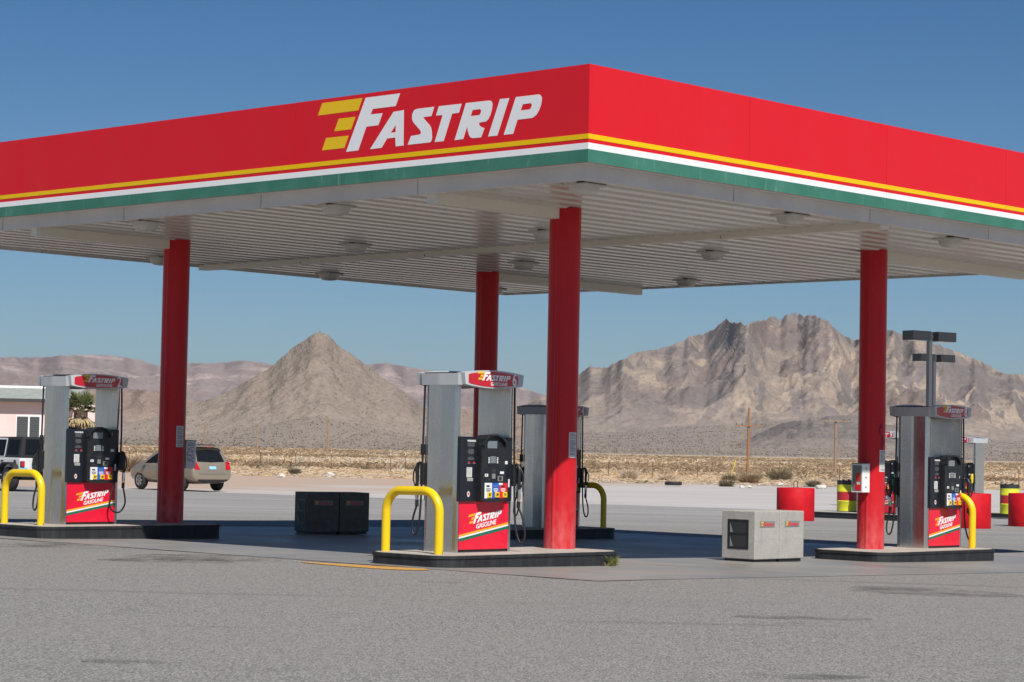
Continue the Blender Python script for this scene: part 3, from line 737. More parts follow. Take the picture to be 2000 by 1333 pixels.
# ------------------------------------------------------------------ VEHICLES
def bool_cut(o, cutters):
    for cu in cutters:
        md = o.modifiers.new('cut', 'BOOLEAN'); md.object = cu; md.operation = 'DIFFERENCE'; md.solver = 'EXACT'
    dg = bpy.context.evaluated_depsgraph_get(); dg.update()
    me = bpy.data.meshes.new_from_object(o.evaluated_get(dg)); o.modifiers.clear(); old = o.data; o.data = me; bpy.data.meshes.remove(old)
    for cu in cutters: bpy.data.objects.remove(cu)
def wheel(parent, x, y, r, w, side, spokes=6):
    t = MB(); pr = [(r * .62, -w / 2), (r * .93, -w / 2), (r, -w / 2 + .03), (r, w / 2 - .03), (r * .93, w / 2), (r * .62, w / 2)]
    t.lathe(pr, 'tyre', 36); t.lathe([(r * .62, w / 2), (r * .60, w / 2 - .04), (0, w / 2 - .05)], 'trimblack', 36); t.lathe([(r * .62, -w / 2), (0, -w / 2 + .02)], 'trimblack', 36)
    rot = Matrix.Rotation(R(90), 4, 'X') if side < 0 else Matrix.Rotation(R(-90), 4, 'X')
    t.xf(rot); wo = t.build('wheel', parent, loc=(x, y, r))
    a = MB(); a.lathe([(r * .62, w / 2 - .004), (r * .56, w / 2 - .012), (r * .56, w / 2 - .05), (r * .60, w / 2 - .06)], 'alloy', 36)
    a.lathe([(r * .17, w / 2 - .05), (r * .16, w / 2 - .015), (0, w / 2 - .01)], 'alloy', 16)
    for k in range(spokes):
        an = 2 * math.pi * k / spokes; c_, s_ = math.cos(an), math.sin(an); hw0, hw1 = r * .085, r * .13
        z1 = w / 2 - .012; vs = []
        for q, hw in ((r * .12, hw0), (r * .58, hw1)):
            for sg in (-1, 1):
                for zz in (z1 - .03, z1): vs.append((q * c_ - sg * hw * s_, q * s_ + sg * hw * c_, zz))
        a.add(vs, [(1, 3, 7, 5), (0, 1, 5, 4), (2, 6, 7, 3)], 'alloy')
    a.xf(rot); a.build('rim', wo)

# small people carrier: local +x is forward, z up
def minivan(loc, rz):
    rt = root('minivan', loc, rz, 'champagne beige minivan seen from behind, parked beyond the left red column', 'car')
    # stations along the car: x, then (half width, z) at sill, mid, shoulder, belt, window top, roof edge, roof centre
    def st(dx, sill, mid, sh, belt, wt, re, rc): return [(dx[k], p[0], p[1]) for k, p in enumerate((sill, mid, sh, belt, wt, re, rc))]
    ST = []
    def add(xs, wsc, zs, roofw=(.70, .60)):
        w = [.80 * wsc, .885 * wsc, .90 * wsc, .845 * wsc, roofw[0] * wsc, roofw[1] * wsc, 0]
        ST.append([(xs[k], w[k], zs[k]) for k in range(7)])
    add([.02, .0, .04, .13, .40, .50, .52], .90, [.30, .56, .83, 1.00, 1.46, 1.60, 1.625])
    add([.10, .10, .12, .20, .46, .56, .58], .985, [.27, .56, .84, 1.01, 1.475, 1.61, 1.64])
    add([.45, .45, .45, .50, .66, .72, .74], 1.0, [.24, .55, .84, 1.01, 1.485, 1.62, 1.65])
    add([1.2] * 7, 1.0, [.22, .55, .84, .995, 1.495, 1.63, 1.665])
    add([2.0] * 7, 1.0, [.22, .55, .83, .975, 1.49, 1.625, 1.66])
    add([2.65, 2.65, 2.65, 2.65, 2.55, 2.50, 2.50], 1.0, [.22, .54, .82, .95, 1.46, 1.595, 1.63])
    add([3.1, 3.1, 3.1, 3.15, 3.02, 2.95, 2.93], 1.0, [.22, .54, .82, .945, 1.25, 1.36, 1.40], (.74, .66))
    add([3.45, 3.45, 3.45, 3.55, 3.50, 3.47, 3.45], 1.0, [.22, .54, .81, .93, 1.02, 1.05, 1.07], (.78, .70))
    add([3.95, 3.95, 3.95, 3.97, 3.97, 3.97, 3.97], .98, [.23, .53, .76, .86, .93, .955, .975], (.74, .60))
    add([4.32, 4.36, 4.34, 4.30, 4.27, 4.25, 4.25], .90, [.25, .50, .70, .77, .82, .84, .855], (.72, .58))
    add([4.42, 4.50, 4.48, 4.44, 4.40, 4.38, 4.38], .74, [.27, .48, .64, .70, .74, .755, .765], (.70, .55))
    n = len(ST); vs = []; idx = {}
    for i, s_ in enumerate(ST):
        row = [(x, -y_, z) for x, y_, z in s_[:-1]] + [s_[-1]] + [(x, y_, z) for x, y_, z in s_[-2::-1]]
        for k, p in enumerate(row): idx[i, k] = len(vs); vs.append(p)
    K = 13; fs = [(idx[i, k], idx[i, k + 1], idx[i + 1, k + 1], idx[i + 1, k]) for i in range(n - 1) for k in range(K - 1)]
    fs += [(idx[i, 12], idx[i, 0], idx[i + 1, 0], idx[i + 1, 12]) for i in range(n - 1)]
    for e in (0, n - 1):
        for k in range(6): fs.append((idx[e, k], idx[e, 12 - k], idx[e, 11 - k], idx[e, k + 1]) if k < 5 else (idx[e, 5], idx[e, 7], idx[e, 6]))
    b = MB(); b.add(vs, fs, 'van', True); body = b.build('body', rt)
    md = body.modifiers.new('soft', 'SUBSURF'); md.levels = 2; md.render_levels = 2
    for e in body.data.edges: pass
    cut = []
    for x in (.88, 3.58):
        cu = MB(); cu.lathe([(0, -1.1), (.375, -1.1), (.375, 1.1), (0, 1.1)], 'trimblack', 40, smooth=False); cu.xf(Matrix.Rotation(R(90), 4, 'X')); cut.append(cu.build('cutter', None, loc=(x, 0, .33)))
    for x in (.88, 3.58):
        for s in (-1, 1): wheel(rt, x, s * .77, .33, .215, s)
    # sample the smoothed body, then cut the wheel arches
    dg = bpy.context.evaluated_depsgraph_get(); dg.update(); ev = bpy.data.meshes.new_from_object(body.evaluated_get(dg))
    body.modifiers.clear(); body.data = ev
    from mathutils.bvhtree import BVHTree
    tree = BVHTree.FromPolygons([v.co.copy() for v in ev.vertices], [list(p.vertices) for p in ev.polygons])
    bool_cut(body, cut)
    def rayhit(o, dvec):
        h = tree.ray_cast(Vector(o), Vector(dvec)); return h[0]
    def patch(poly, face, m, off=.006, name='window', parent=rt, n=10):
        """a panel fitted on the body: poly in (x,z) for a side (+1/-1) or (y,z) for the rear"""
        mb = MB(); pts = []; 
        us = [p[0] for p in poly]; 
        lo = poly[:len(poly) // 2]; hi = poly[len(poly) // 2:][::-1]
        def lerp(pl, t_):
            q = t_ * (len(pl) - 1); i = min(int(q), len(pl) - 2); f = q - i; return (pl[i][0] + (pl[i + 1][0] - pl[i][0]) * f, pl[i][1] + (pl[i + 1][1] - pl[i][1]) * f)
        mz = 4
        for j in range(mz + 1):
            for k in range(n + 1):
                A, B_ = lerp(lo, k / n), lerp(hi, k / n); u = A[0] + (B_[0] - A[0]) * j / mz; z = A[1] + (B_[1] - A[1]) * j / mz
                if face == 'rear': h = rayhit((-1, u, z), (1, 0, 0)); h = h + Vector((-off, 0, 0)) if h else Vector((.1, u, z))
                else: h = rayhit((u, face * 2, z), (0, -face, 0)); h = h + Vector((0, face * off, 0)) if h else Vector((u, face * .8, z))
                pts.append(h)
        w_ = n + 1
        mb.add(pts, [(j * w_ + k, j * w_ + k + 1, (j + 1) * w_ + k + 1, (j + 1) * w_ + k) for j in range(mz) for k in range(n)], m, True)
        return mb.build(name, parent)
    patch([(-.60, 1.075), (0, 1.055), (.60, 1.075), (.50, 1.47), (0, 1.495), (-.50, 1.47)][:3] + [(.52, 1.475), (0, 1.50), (-.52, 1.475)], 'rear', 'glass', name='rear_window')
    for s in (-1, 1):
        patch([(.62, 1.03), (1.35, 1.02), (1.30, 1.44), (.80, 1.43)], s, 'glass', name='side_window')
        patch([(1.43, 1.02), (2.35, .99), (2.30, 1.44), (1.40, 1.44)], s, 'glass', name='side_window')
        patch([(2.42, .985), (3.28, .975), (2.86, 1.22), (2.38, 1.44)], s, 'glass', name='side_window')
        # tail lamp wraps the corner
        tl = MB(); pts = []
        ys = [s * y_ for y_ in (.56, .64, .72, .79)]
        patch([(ys[0], .78), (ys[3], .80), (ys[3], 1.10), (ys[1], 1.06)], 'rear', 'taillight', .012, 'tail_lamp', n=6)
        patch([(.10, .80), (.32, .86), (.30, 1.08), (.14, 1.06)], s, 'taillight', .010, 'tail_lamp', n=6)
        m_ = MB(); m_.bbox(3.02, 3.14, s * .92 if s > 0 else s * 1.12, s * 1.12 if s > 0 else s * .92, .99, 1.13, 'van', .03); m_.build('wing_mirror', rt)
        h_ = MB(); h_.bbox(1.52, 1.72, s * .895 - .015, s * .895 + .015, .84, .875, 'van', .01); h_.build('door_handle', rt)
        rl = MB(); rl.tube([(.75, s * .56, 1.655), (.85, s * .57, 1.69), (2.3, s * .57, 1.695), (2.45, s * .56, 1.65)], .016, 'trimblack', 6); rl.build('roof_rail', rt)
        patch([(1.38, .36), (1.395, .36), (1.395, .98), (1.38, .98)], s, 'joint', .003, 'door_seam', n=1)
        patch([(2.38, .36), (2.395, .36), (2.395, .98), (2.38, .98)], s, 'joint', .003, 'door_seam', n=1)
    patch([(-.60, .305), (.60, .305), (.66, .43), (-.66, .43)], 'rear', 'trimblack', .02, 'lower_bumper')
    patch([(-.36, .74), (.36, .74), (.40, .93), (-.40, .93)], 'rear', 'van', .004, 'plate_recess')
    pl = patch([(-.15, .80), (.15, .80), (.15, .91), (-.15, .91)], 'rear', 'plate_blue', .02, 'licence_plate')
    patch([(-.62, .625), (.62, .625), (.62, .635), (-.62, .635)], 'rear', 'joint', .004, 'tailgate_seam')
    sp = MB(); sp.bbox(.30, .62, -.56, .56, 1.615, 1.645, 'van', .012); sp.bbox(.295, .33, -.12, .12, 1.60, 1.622, 'taillight', .004); sp.build('spoiler', rt)
    wp = MB(); wp.tube([(.12, .05, 1.10), (.19, -.20, 1.14)], .008, 'trimblack', 5); wp.build('wiper', rt)
    an = MB(); an.tube([(.9, 0, 1.66), (.72, 0, 1.86)], .005, 'trimblack', 5); an.build('aerial', rt)
    return rt
vp = at(416, 957, 84); h_deg = 90 + 42
van_off = Vector((math.cos(R(h_deg)), math.sin(R(h_deg)), 0)) * .0
minivan((vp.x, vp.y, gz(vp.x, vp.y)), R(h_deg))

def jeep(loc, rz):
    rt = root('offroad_car', loc, rz, 'white boxy off-road car with black hard top and rear spare wheel, behind pump 2', 'car')
    b = MB(); b.bbox(.0, 2.75, -.78, .78, .50, 1.12, 'jeep_white', .04); b.bbox(2.70, 3.95, -.66, .66, .55, 1.10, 'jeep_white', .05); b.box(.15, 3.9, -.6, .6, .38, .56, 'trimblack'); body = b.build('body', rt)
    t = MB(); yb, yt = .775, .66
    prof = [(-.01, 1.12), (2.42, 1.12), (2.02, 1.78), (.06, 1.80)]
    vs = [(x, s * (yb if z < 1.2 else yt), z) for s in (-1, 1) for x, z in prof]
    t.add(vs, [(0, 1, 2, 3), (4, 7, 6, 5), (0, 3, 7, 4), (3, 2, 6, 7), (2, 1, 5, 6)], 'trimblack'); t.build('hard_top', rt)
    def slab(u0, u1, z0, z1, s, m, name, off=.005):
        w = MB()
        def yy(z): return s * (yb + (yt - yb) * (z - 1.12) / .67 + off)
        w.add([(u0, yy(z0), z0), (u1, yy(z0), z0), (u1, yy(z1), z1), (u0, yy(z1), z1)], [(0, 1, 2, 3)], m); return w.build(name, rt)
    for s in (-1, 1):
        slab(.16, .86, 1.20, 1.70, s, 'glass', 'side_window'); slab(1.02, 1.62, 1.16, 1.70, s, 'glass', 'side_window', .012); slab(1.70, 2.10, 1.16, 1.62, s, 'glass', 'side_window', .012)
        slab(.96, 1.66, 1.13, 1.75, s, 'jeep_white', 'door_frame', .007)
        for x in (.55, 3.35):
            wheel(rt, x, s * .80, .40, .25, s, 5)
            f = MB(); pts = [(x - .56, .62), (x - .46, .86), (x - .25, .96), (x + .25, .96), (x + .48, .84), (x + .56, .62)]
            pin = [(x + (u - x) * .86, z - .055) for u, z in pts]
            f.prism(pts + pin[::-1], s * .66 if s > 0 else s * .98, s * .98 if s > 0 else s * .66, 'trimblack', axis='y'); f.build('fender', rt)
        l = MB(); l.bbox(-.05, .01, s * .69 - .075, s * .69 + .075, .80, 1.0, 'trimblack', .01); l.bbox(-.065, -.045, s * .69 - .06, s * .69 + .06, .815, .985, 'taillight', .01); l.build('tail_lamp', rt)
        m_ = MB(); m_.bbox(2.18, 2.30, s * .80 if s > 0 else s * 1.02, s * 1.02 if s > 0 else s * .80, 1.12, 1.30, 'trimblack', .02); m_.build('wing_mirror', rt)
        d_ = MB(); d_.bbox(1.05, 1.2, s * .785 - .02, s * .785 + .02, .98, 1.02, 'trimblack', .006); d_.build('door_handle', rt)
    g_ = MB(); g_.add([(-.016, -.60, 1.22), (-.016, .60, 1.22), (.044, .54, 1.72), (.044, -.54, 1.72)], [(0, 1, 2, 3)], 'glass'); g_.build('rear_window', rt)
    sp = MB(); pr = [(.0, -.10), (.34, -.10), (.38, -.06), (.38, .06), (.34, .10), (.2, .10), (.17, .05), (0, .05)]; sp.lathe(pr, 'tyre', 32); sp.xf(Matrix.Rotation(R(-90), 4, 'Y')); sp.build('spare_wheel', rt, loc=(-.17, 0, 1.0))
    bp = MB(); bp.bbox(-.16, .02, -.80, .80, .46, .62, 'trimblack', .03); bp.build('rear_bumper', rt)
    pl = MB(); pl.box(-.03, -.006, .52, .82, .66, .79, 'plate_blue'); pl.build('licence_plate', rt)
    fc = MB(); fc.lathe([(0, 0), (.075, 0), (.075, .02), (0, .025)], 'trimblack', 20); fc.xf(Matrix.Rotation(R(-90), 4, 'X')); fc.build('fuel_cap', rt, loc=(.30, .78, .96))
    vs_ = MB(); vs_.add([(2.43, -.70, 1.14), (2.43, .70, 1.14), (2.06, .60, 1.74), (2.06, -.60, 1.74)], [(0, 1, 2, 3)], 'glass'); vs_.build('windscreen', rt)
jd = 90 + 42
jc = at(37, 950, 75)
jd_v = Vector((math.cos(R(jd)), math.sin(R(jd)), 0)); jl = Vector((-jd_v.y, jd_v.x, 0))
jp = Vector((jc.x, jc.y, 0)) - jl * .78
jeep((jp.x, jp.y, gz(jp.x, jp.y)), R(jd))

# ------------------------------------------------------------------ PINK HOUSE and PALM
def house():
    D = 108; o = at(-60, 880, D); base = Vector((o.x - 6, o.y, 0))
    rt = root('pink_house', base, R(2), 'low pale pink stucco house with grey green shingle roof behind the white off-road car', 'house')
    k = D / F_PX
    L = (118 + 60) * k + 6; zt = at(40, 779, D).z; zr = at(40, 757, D).z
    w = MB(); w.box(0, L, 0, 7, -.3, zt, 'stucco'); w.build('wall', rt)
    r = MB(); ov = .45
    r.add([(-ov, -ov, zt - .02), (L + ov, -ov, zt - .02), (L + ov, 3.5, zr + .06), (-ov, 3.5, zr + .06), (-ov, 7 + ov, zt - .02), (L + ov, 7 + ov, zt - .02)], [(0, 1, 2, 3), (3, 2, 5, 4), (0, 3, 4), (1, 5, 2)], 'shingle')
    r.box(-ov, L + ov, -ov - .02, -ov + .02, zt - .16, zt - .0, 'joint'); ro = r.build('roof', rt)
    rc = MB(); rc.tube([(-ov, 3.5, zr + .07), (L + ov, 3.5, zr + .07)], .09, 'white', 8); rc.build('ridge_cap', ro)
    wi = MB(); x0 = 6 + (27 + 60) * k; x1 = 6 + (77 + 60) * k; z1 = at(50, 812, D).z; z0 = z1 - 1.35
    wi.box(x0, x1, -.03, .02, z0, z1, 'white'); wo = wi.build('window', rt)
    g_ = MB(); m_ = (x0 + x1) / 2; g_.box(x0 + .05, m_ - .03, -.04, -.03, z0 + .05, z1 - .05, 'blind'); g_.box(m_ + .05, x1 - .1, -.04, -.03, z0 + .05, z1 - .05, 'blind')
    for q in range(12):
        zz = z0 + .1 + q * (z1 - z0 - .15) / 12
        g_.box(x0 + .06, m_ - .04, -.043, -.041, zz, zz + .02, 'lamp_black'); g_.box(m_ + .06, x1 - .11, -.043, -.041, zz, zz + .02, 'lamp_black')
    g_.build('pane', wo)
    x2 = L + (195 - 118) * k; wg = MB(); zt2 = at(150, 793, D).z; wg.box(L - .1, x2, 1.2, 6, -.3, zt2, 'stucco'); wg.box(L - .1, x2 + .06, 1.14, 6.06, zt2, zt2 + .06, 'stucco'); wg.build('side_wing', rt)
house()
def palm():
    D = 98; c = at(158, 800, D); zc = c.z - .05; rt = root('palm_tree', (c.x, c.y, 0), 0, 'short shaggy fan palm with green top and dry fronds, seen through pump 2', 'palm tree')
    t = MB(); t.tube([(0, 0, -.1), (.02, 0, .8), (.0, .02, zc * .55), (0, 0, zc)], [.34, .30, .27, .30], 'bark', 12); tr_ = t.build('trunk', rt)
    random.seed(21)
    def fronds(m, count, el0, el1, ln0, ln1, name, droop):
        f = MB()
        for q in range(count):
            az = random.uniform(0, 6.283); el = random.uniform(el0, el1); ln_ = random.uniform(ln0, ln1)
            d_ = Vector((math.cos(az) * math.cos(el), math.sin(az) * math.cos(el), math.sin(el))); sd = d_.cross(Vector((0, 0, 1))).normalized(); up = sd.cross(d_)
            base = Vector((0, 0, zc - .1)) + d_ * .12; hub = base + d_ * ln_ * .45 + Vector((0, 0, -droop * .12))
            f.tube([base, base + d_ * ln_ * .25 + Vector((0, 0, -droop * .03)), hub], .012, m, 4, cap=False)
            for j in range(17):
                a = R(-105 + 210 * j / 16 + random.uniform(-4, 4)); l2 = ln_ * .58 * (1 - .35 * abs(j - 8) / 8) * random.uniform(.85, 1.1)
                dd = (d_ * math.cos(a) + sd * math.sin(a) + up * random.uniform(-.05, .12)).normalized(); wv = dd.cross(up).normalized() * .04
                mid = hub + dd * l2 * .6; tip = hub + dd * l2 + Vector((0, 0, -droop * l2 * random.uniform(.25, .6)))
                f.add([hub, mid - wv, tip, mid + wv], [(0, 1, 2, 3)], m)
        return f.build(name, rt)
    fronds('frond', 22, .0, 1.45, .8, 1.25, 'crown', .35)
    fronds('dead_frond', 20, -1.1, -.05, .8, 1.2, 'dry_skirt', .8)
palm()

# ------------------------------------------------------------------ UTILITY POLES, FENCE, ODDS AND ENDS
def upole(px, pb, pt, dist, w, label, arms, m, lean=0):
    b = at(px, pb, dist); tz = at(px, pt, dist).z; rt = root('utility_pole', (b.x, b.y, -.1), 0, label, 'utility pole', 'wooden utility poles in the desert')
    H_ = tz + .1; p = MB(); p.tube([(0, 0, 0), (lean * H_ * .5, 0, H_ * .5), (lean * H_, 0, H_)], [w, w * .9, w * .75], m, 10); p.build('pole', rt)
    for frac, half in arms:
        c_ = MB(); z = H_ * frac; xx = lean * z; c_.box(xx - half, xx + half, -w - .06, -w, z - .04, z + .04, m)
        for q in (-.92, -.5, .5, .92): c_.tube([(xx + half * q, -w - .03, z + .06), (xx + half * q, -w - .03, z + .2)], .035, 'lamp_pole', 6)
        c_.build('crossarm', rt)
    return (b.x, b.y, H_ - .1)
P1 = upole(1460, 916, 797, 175, .11, 'orange brown utility pole with a crossarm, tallest of the poles right of centre', [(.74, 1.05)], 'pole_wood', .012)
P2 = upole(1631, 922, 822, 190, .13, 'brown utility pole with wide crossarm left of the right red column', [(.99, 1.25)], 'pole_grey')
pl_ = MB()
for q in (-.9, .9):
    A_1 = Vector((P1[0] + q, P1[1] - .2, P1[2] * .74 + .1)); B_1 = Vector((P2[0] + q * 1.2, P2[1] - .2, P2[2] + .1))
    pl_.tube([A_1 + (B_1 - A_1) * (k / 8) - Vector((0, 0, .5 * 4 * (k / 8) * (1 - k / 8))) for k in range(9)], .012, 'lamp_pole', 4, cap=False)
link('power_line', pl_.mesh('power_line'), None, label='thin sagging pair of wires strung between the two nearest utility poles', cat='wire')
upole(640, 879, 817, 420, .16, 'thin brown pole in front of the pyramid hill, right of its pair', [(.93, .9)], 'pole_grey')
upole(502, 876, 827, 470, .15, 'thin brown pole in front of the pyramid hill, left of its pair', [(.95, .9)], 'pole_grey')
upole(399, 872, 829, 520, .13, 'faint thin pole just right of the left red column', [(.95, .8)], 'pole_grey')
upole(1987, 916, 888, 520, .13, 'faint thin pole near the right edge below the mountain', [(.95, .6)], 'pole_grey')
fence = root('wire_fence', (0, 0, 0), 0, 'sparse line of thin white topped steel posts with wires across the dry grass', 'fence')
fp = []
for px, pb, pt, D in ((252, 906, 884, 158), (374, 900, 880, 165), (509, 894, 877, 175), (577, 895, 880, 178), (647, 898, 881, 172), (719, 899, 883, 170), (763, 908, 891, 158), (792, 902, 884, 165), (1189, 915, 893, 160), (1275, 922, 896, 150), (1362, 924, 900, 150), (1545, 929, 906, 148), (1640, 930, 908, 150), (1880, 940, 915, 140), (1990, 944, 918, 138)):
    b = at(px, pb, D); p = MB(); p.box(b.x - .02, b.x + .02, b.y - .02, b.y + .02, -.2, 1.15, 'rust'); p.box(b.x - .023, b.x + .023, b.y - .023, b.y + .023, 1.08, 1.24, 'paper'); p.build('post', fence); fp.append((b.x, b.y))
w_ = MB()
for (xa, ya), (xb, yb_) in zip(fp, fp[1:]):
    for z in (.5, .9): w_.tube([(xa, ya, z), (xb, yb_, z)], .004, 'rust', 3, cap=False)
w_.build('wire', fence)
b = at(1428, 910, 172); gy = MB(); gy.tube([(0, 0, 0), (.35, 0, 1.2)], .027, 'btn_yellow', 8); link('guy_marker', gy.mesh('guy_marker'), None, (b.x, b.y, -.02), 0, 'slanted yellow guy wire marker in the scrub left of the orange brown pole', 'marker')
# worn-out tyre lying at the gravel edge
b = at(1315, 946, 118); tb = MB(); pr = [(.30, 0), (.47, .0), (.52, .05), (.52, .17), (.47, .22), (.30, .22), (.27, .16), (.27, .06), (.30, 0)]
tb.lathe(pr, 'tyre', 40); tb.xf(Matrix.Scale(.86, 4)); link('tyre', tb.mesh('tyre'), None, (b.x, b.y, .0), 0, 'old black tyre lying flat at the edge of the white gravel', 'tyre')

# ------------------------------------------------------------------ GROUND SHEETS
def edge_asphalt(x): return 77.5 - .42 * x + 1.2 * noise.noise(Vector((x * .12, 3, 0))) + .5 * noise.noise(Vector((x * .6, 1, 0)))
def edge_gravel(x): return 126 - .02 * x + 5 * noise.noise(Vector((x * .05, 9, 0))) + 1.8 * noise.noise(Vector((x * .3, 4, 0)))
def sheet(name, xs, rows, zoff, m, zf=None):
    vs = []; fs = []
    nr = len(rows(xs[0]))
    for x in xs:
        for y in rows(x): vs.append((x, y, (zf or gz)(x, y) + zoff))
    for i in range(len(xs) - 1):
        for j in range(nr - 1): fs.append((i * nr + j, (i + 1) * nr + j, (i + 1) * nr + j + 1, i * nr + j + 1))
    return MB().add(vs, fs, m, True).build(name, kind='structure')

def asphalt():
    g = G('asphalt'); v = g.tc.outputs['Object']
    gv = g.map((1, .30, 1)); fine = g.vor(gv, 95, out='Color'); f2 = g.noise(gv, 80, 4, .8)
    big = g.noise(v, .22, 5, .6); mid = g.noise(g.map((.35, 1.0, 1), (0, 0, .2)), .9, 5, .65)
    c = g.mix(g.ramp(fine, [(.2, 0), (.8, 1)]), (.105, .098, .092), (.385, .365, .342)); c = g.mix(g.ramp(g.noise(gv, 44, 4, .75), [(.3, 0), (.7, 1)]), c, g.mix(.5, c, g.mix(fine, (.10, .097, .093), (.5, .49, .47))))
    c = g.mix(g.ramp(f2, [(.25, .62), (.75, 0)]), c, (.11, .107, .103))
    c = g.mix(.08, c, (.24, .23, .215)); sy = g.sep(v)[1]
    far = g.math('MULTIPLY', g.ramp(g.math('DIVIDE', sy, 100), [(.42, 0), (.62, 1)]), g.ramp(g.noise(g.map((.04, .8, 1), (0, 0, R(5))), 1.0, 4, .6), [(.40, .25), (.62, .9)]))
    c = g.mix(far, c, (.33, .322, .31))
    c = g.mix(g.ramp(big, [(.35, .0), (.7, .35)]), c, (.24, .225, .205))
    c = g.mix(g.ramp(mid, [(.57, 0), (.75, .30)]), c, (.13, .125, .12))
    # tyre scuffs: long thin darker streaks crossing the lot
    for rot, sc, thr in (((0, 0, R(5)), (.07, 1.1, 1), .655), ((0, 0, R(-6)), (.09, 1.5, 1), .665), ((0, 0, R(2)), (.04, .6, 1), .66)):
        st = g.noise(g.map(sc, rot), 1.0, 3, .55, .3)
        c = g.mix(g.ramp(st, [(thr, 0), (thr + .04, .22), (thr + .08, .34)]), c, (.075, .072, .07))
    spot = g.ramp(g.vor(g.map((.7, 1, 1)), .55), [(.05, 1), (.12, 0)])
    c = g.mix(g.math('MULTIPLY', spot, g.ramp(g.noise(v, 3, 4), [(.4, 0), (.7, .6)])), c, (.05, .048, .046))
    g.bump(g.math('ADD', fine, f2), .3, .01)
    return g.done(c, .85, .25)
M['asphalt'] = asphalt()
def concrete():
    g = G('concrete_pad'); v = g.tc.outputs['Object']
    n = g.noise(v, .5, 6, .65); n2 = g.noise(v, 5, 4); sw = g.noise(g.map((.15, 1.6, 1), (0, 0, R(35))), 1.0, 4)
    c = g.mix(g.ramp(n, [(.3, 0), (.72, 1)]), (.20, .19, .175), (.28, .268, .25))
    c = g.mix(g.ramp(n2, [(.4, 0), (.8, .25)]), c, (.2, .19, .18))
    c = g.mix(g.ramp(sw, [(.55, 0), (.75, .4)]), c, (.16, .155, .15))
    c = g.mix(g.ramp(g.noise(g.map((.5, .8, 1)), .6, 4), [(.52, 0), (.72, .55)]), c, (.36, .27, .23))
    g.bump(n2, .1, .01)
    return g.done(c, g.ramp(n, [(.3, .35), (.7, .6)]), .5)
M['concrete'] = concrete()
def gravel():
    g = G('white_gravel'); v = g.tc.outputs['Object']; s = g.sep(v)
    n = g.noise(g.map((.25, 1, 1)), .4, 6, .65); f = g.noise(v, 14, 4, .7); st = g.noise(g.map((.03, .7, 1), (0, 0, R(4))), 1, 3)
    c = g.mix(g.ramp(n, [(.3, 0), (.7, 1)]), (.40, .375, .355), (.53, .508, .488))
    c = g.mix(g.ramp(f, [(.4, .3), (.7, 0)]), c, (.30, .27, .25))
    c = g.mix(g.ramp(st, [(.55, 0), (.68, .35)]), c, (.62, .60, .58))
    # pinkish dirt takes over at the far left
    edge = g.math('ADD', g.math('MULTIPLY', s[0], .035), g.math('MULTIPLY', s[1], -.018))
    edge = g.math('ADD', edge, g.math('MULTIPLY', g.noise(v, .09, 5), 1.2))
    d = g.ramp(g.math('ADD', edge, 1.55), [(.0, 1), (.32, 0)])
    c = g.mix(d, c, g.mix(f, (.36, .265, .205), (.47, .37, .30)))
    g.bump(f, .3, .03)
    return g.done(c, .95, .15)
M['gravel'] = gravel()
def desert():
    g = G('desert_soil'); v = g.tc.outputs['Object']
    n = g.noise(v, .05, 6, .65); f = g.noise(v, 2.5, 5, .7)
    c = g.mix(g.ramp(n, [(.35, 0), (.68, 1)]), (.52, .40, .27), (.60, .48, .33))
    c = g.mix(g.ramp(f, [(.42, .3), (.6, 0)]), c, (.38, .30, .21))
    return g.done(c, .95, .1)
M['desert'] = desert()

def frange(a, b, s):
    n = max(1, int(round((b - a) / s))); return [a + (b - a) * k / n for k in range(n + 1)]
ys = frange(-40, 170, 3) + [170 * 1.16 ** k for k in range(1, 31)]
xs_half = frange(0, 66, 3) + [66 * 1.22 ** k for k in range(1, 26)]
xs_all = [-x for x in xs_half[:0:-1]] + xs_half
def gzl(x, y): return gz(x, y) if abs(x) < 200 and y < 400 else 0
sheet('desert_ground', xs_all, lambda x: ys, -.09, 'desert', gzl)
sheet('gravel_lot', frange(-66, 66, 1), lambda x: [edge_asphalt(x) - 4 + (edge_gravel(x) - edge_asphalt(x) + 4) * k / 24 for k in range(25)], -.03, 'gravel')
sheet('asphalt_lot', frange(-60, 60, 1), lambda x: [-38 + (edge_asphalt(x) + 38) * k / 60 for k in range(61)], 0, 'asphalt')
pad = MB(); A_ = frange(-.55, 15.6, .5); B_ = frange(-.75, 16.4, .7); vs = []
for a in A_:
    for b in B_:
        p = W(a, b); vs.append((p.x, p.y, gz(p.x, p.y) + .004))
nb = len(B_); pad.add(vs, [(i * nb + j, (i + 1) * nb + j, (i + 1) * nb + j + 1, i * nb + j + 1) for i in range(len(A_) - 1) for j in range(nb - 1)], 'concrete')
pad.build('concrete_pad', kind='structure')
jt = MB()
for a in (3.9, 8.0, 12.1):
    vs = []
    for b in B_:
        for da in (-.009, .009):
            p = W(a + da, b); vs.append((p.x, p.y, gz(p.x, p.y) + .0095))
    jt.add(vs, [(2 * k, 2 * k + 1, 2 * k + 3, 2 * k + 2) for k in range(nb - 1)], 'joint')
for b in (4.4, 8.8, 13.2):
    vs = []
    for a in A_:
        for db in (-.009, .009):
            p = W(a, b + db); vs.append((p.x, p.y, gz(p.x, p.y) + .0105))
    jt.add(vs, [(2 * k, 2 * k + 1, 2 * k + 3, 2 * k + 2) for k in range(len(A_) - 1)], 'joint')
jt.build('pad_joints', kind='structure')
def orange_paint():
    g = G('worn_orange_paint'); v = g.tc.outputs['Object']
    c = g.mix(g.ramp(g.noise(v, 30, 5, .7), [(.40, 0), (.66, .85)]), (.62, .29, .03), (.30, .24, .16)); g.bump(g.noise(v, 60, 3), .4, .01)
    return g.done(c, .8, .2)
M['paint_orange'] = orange_paint()
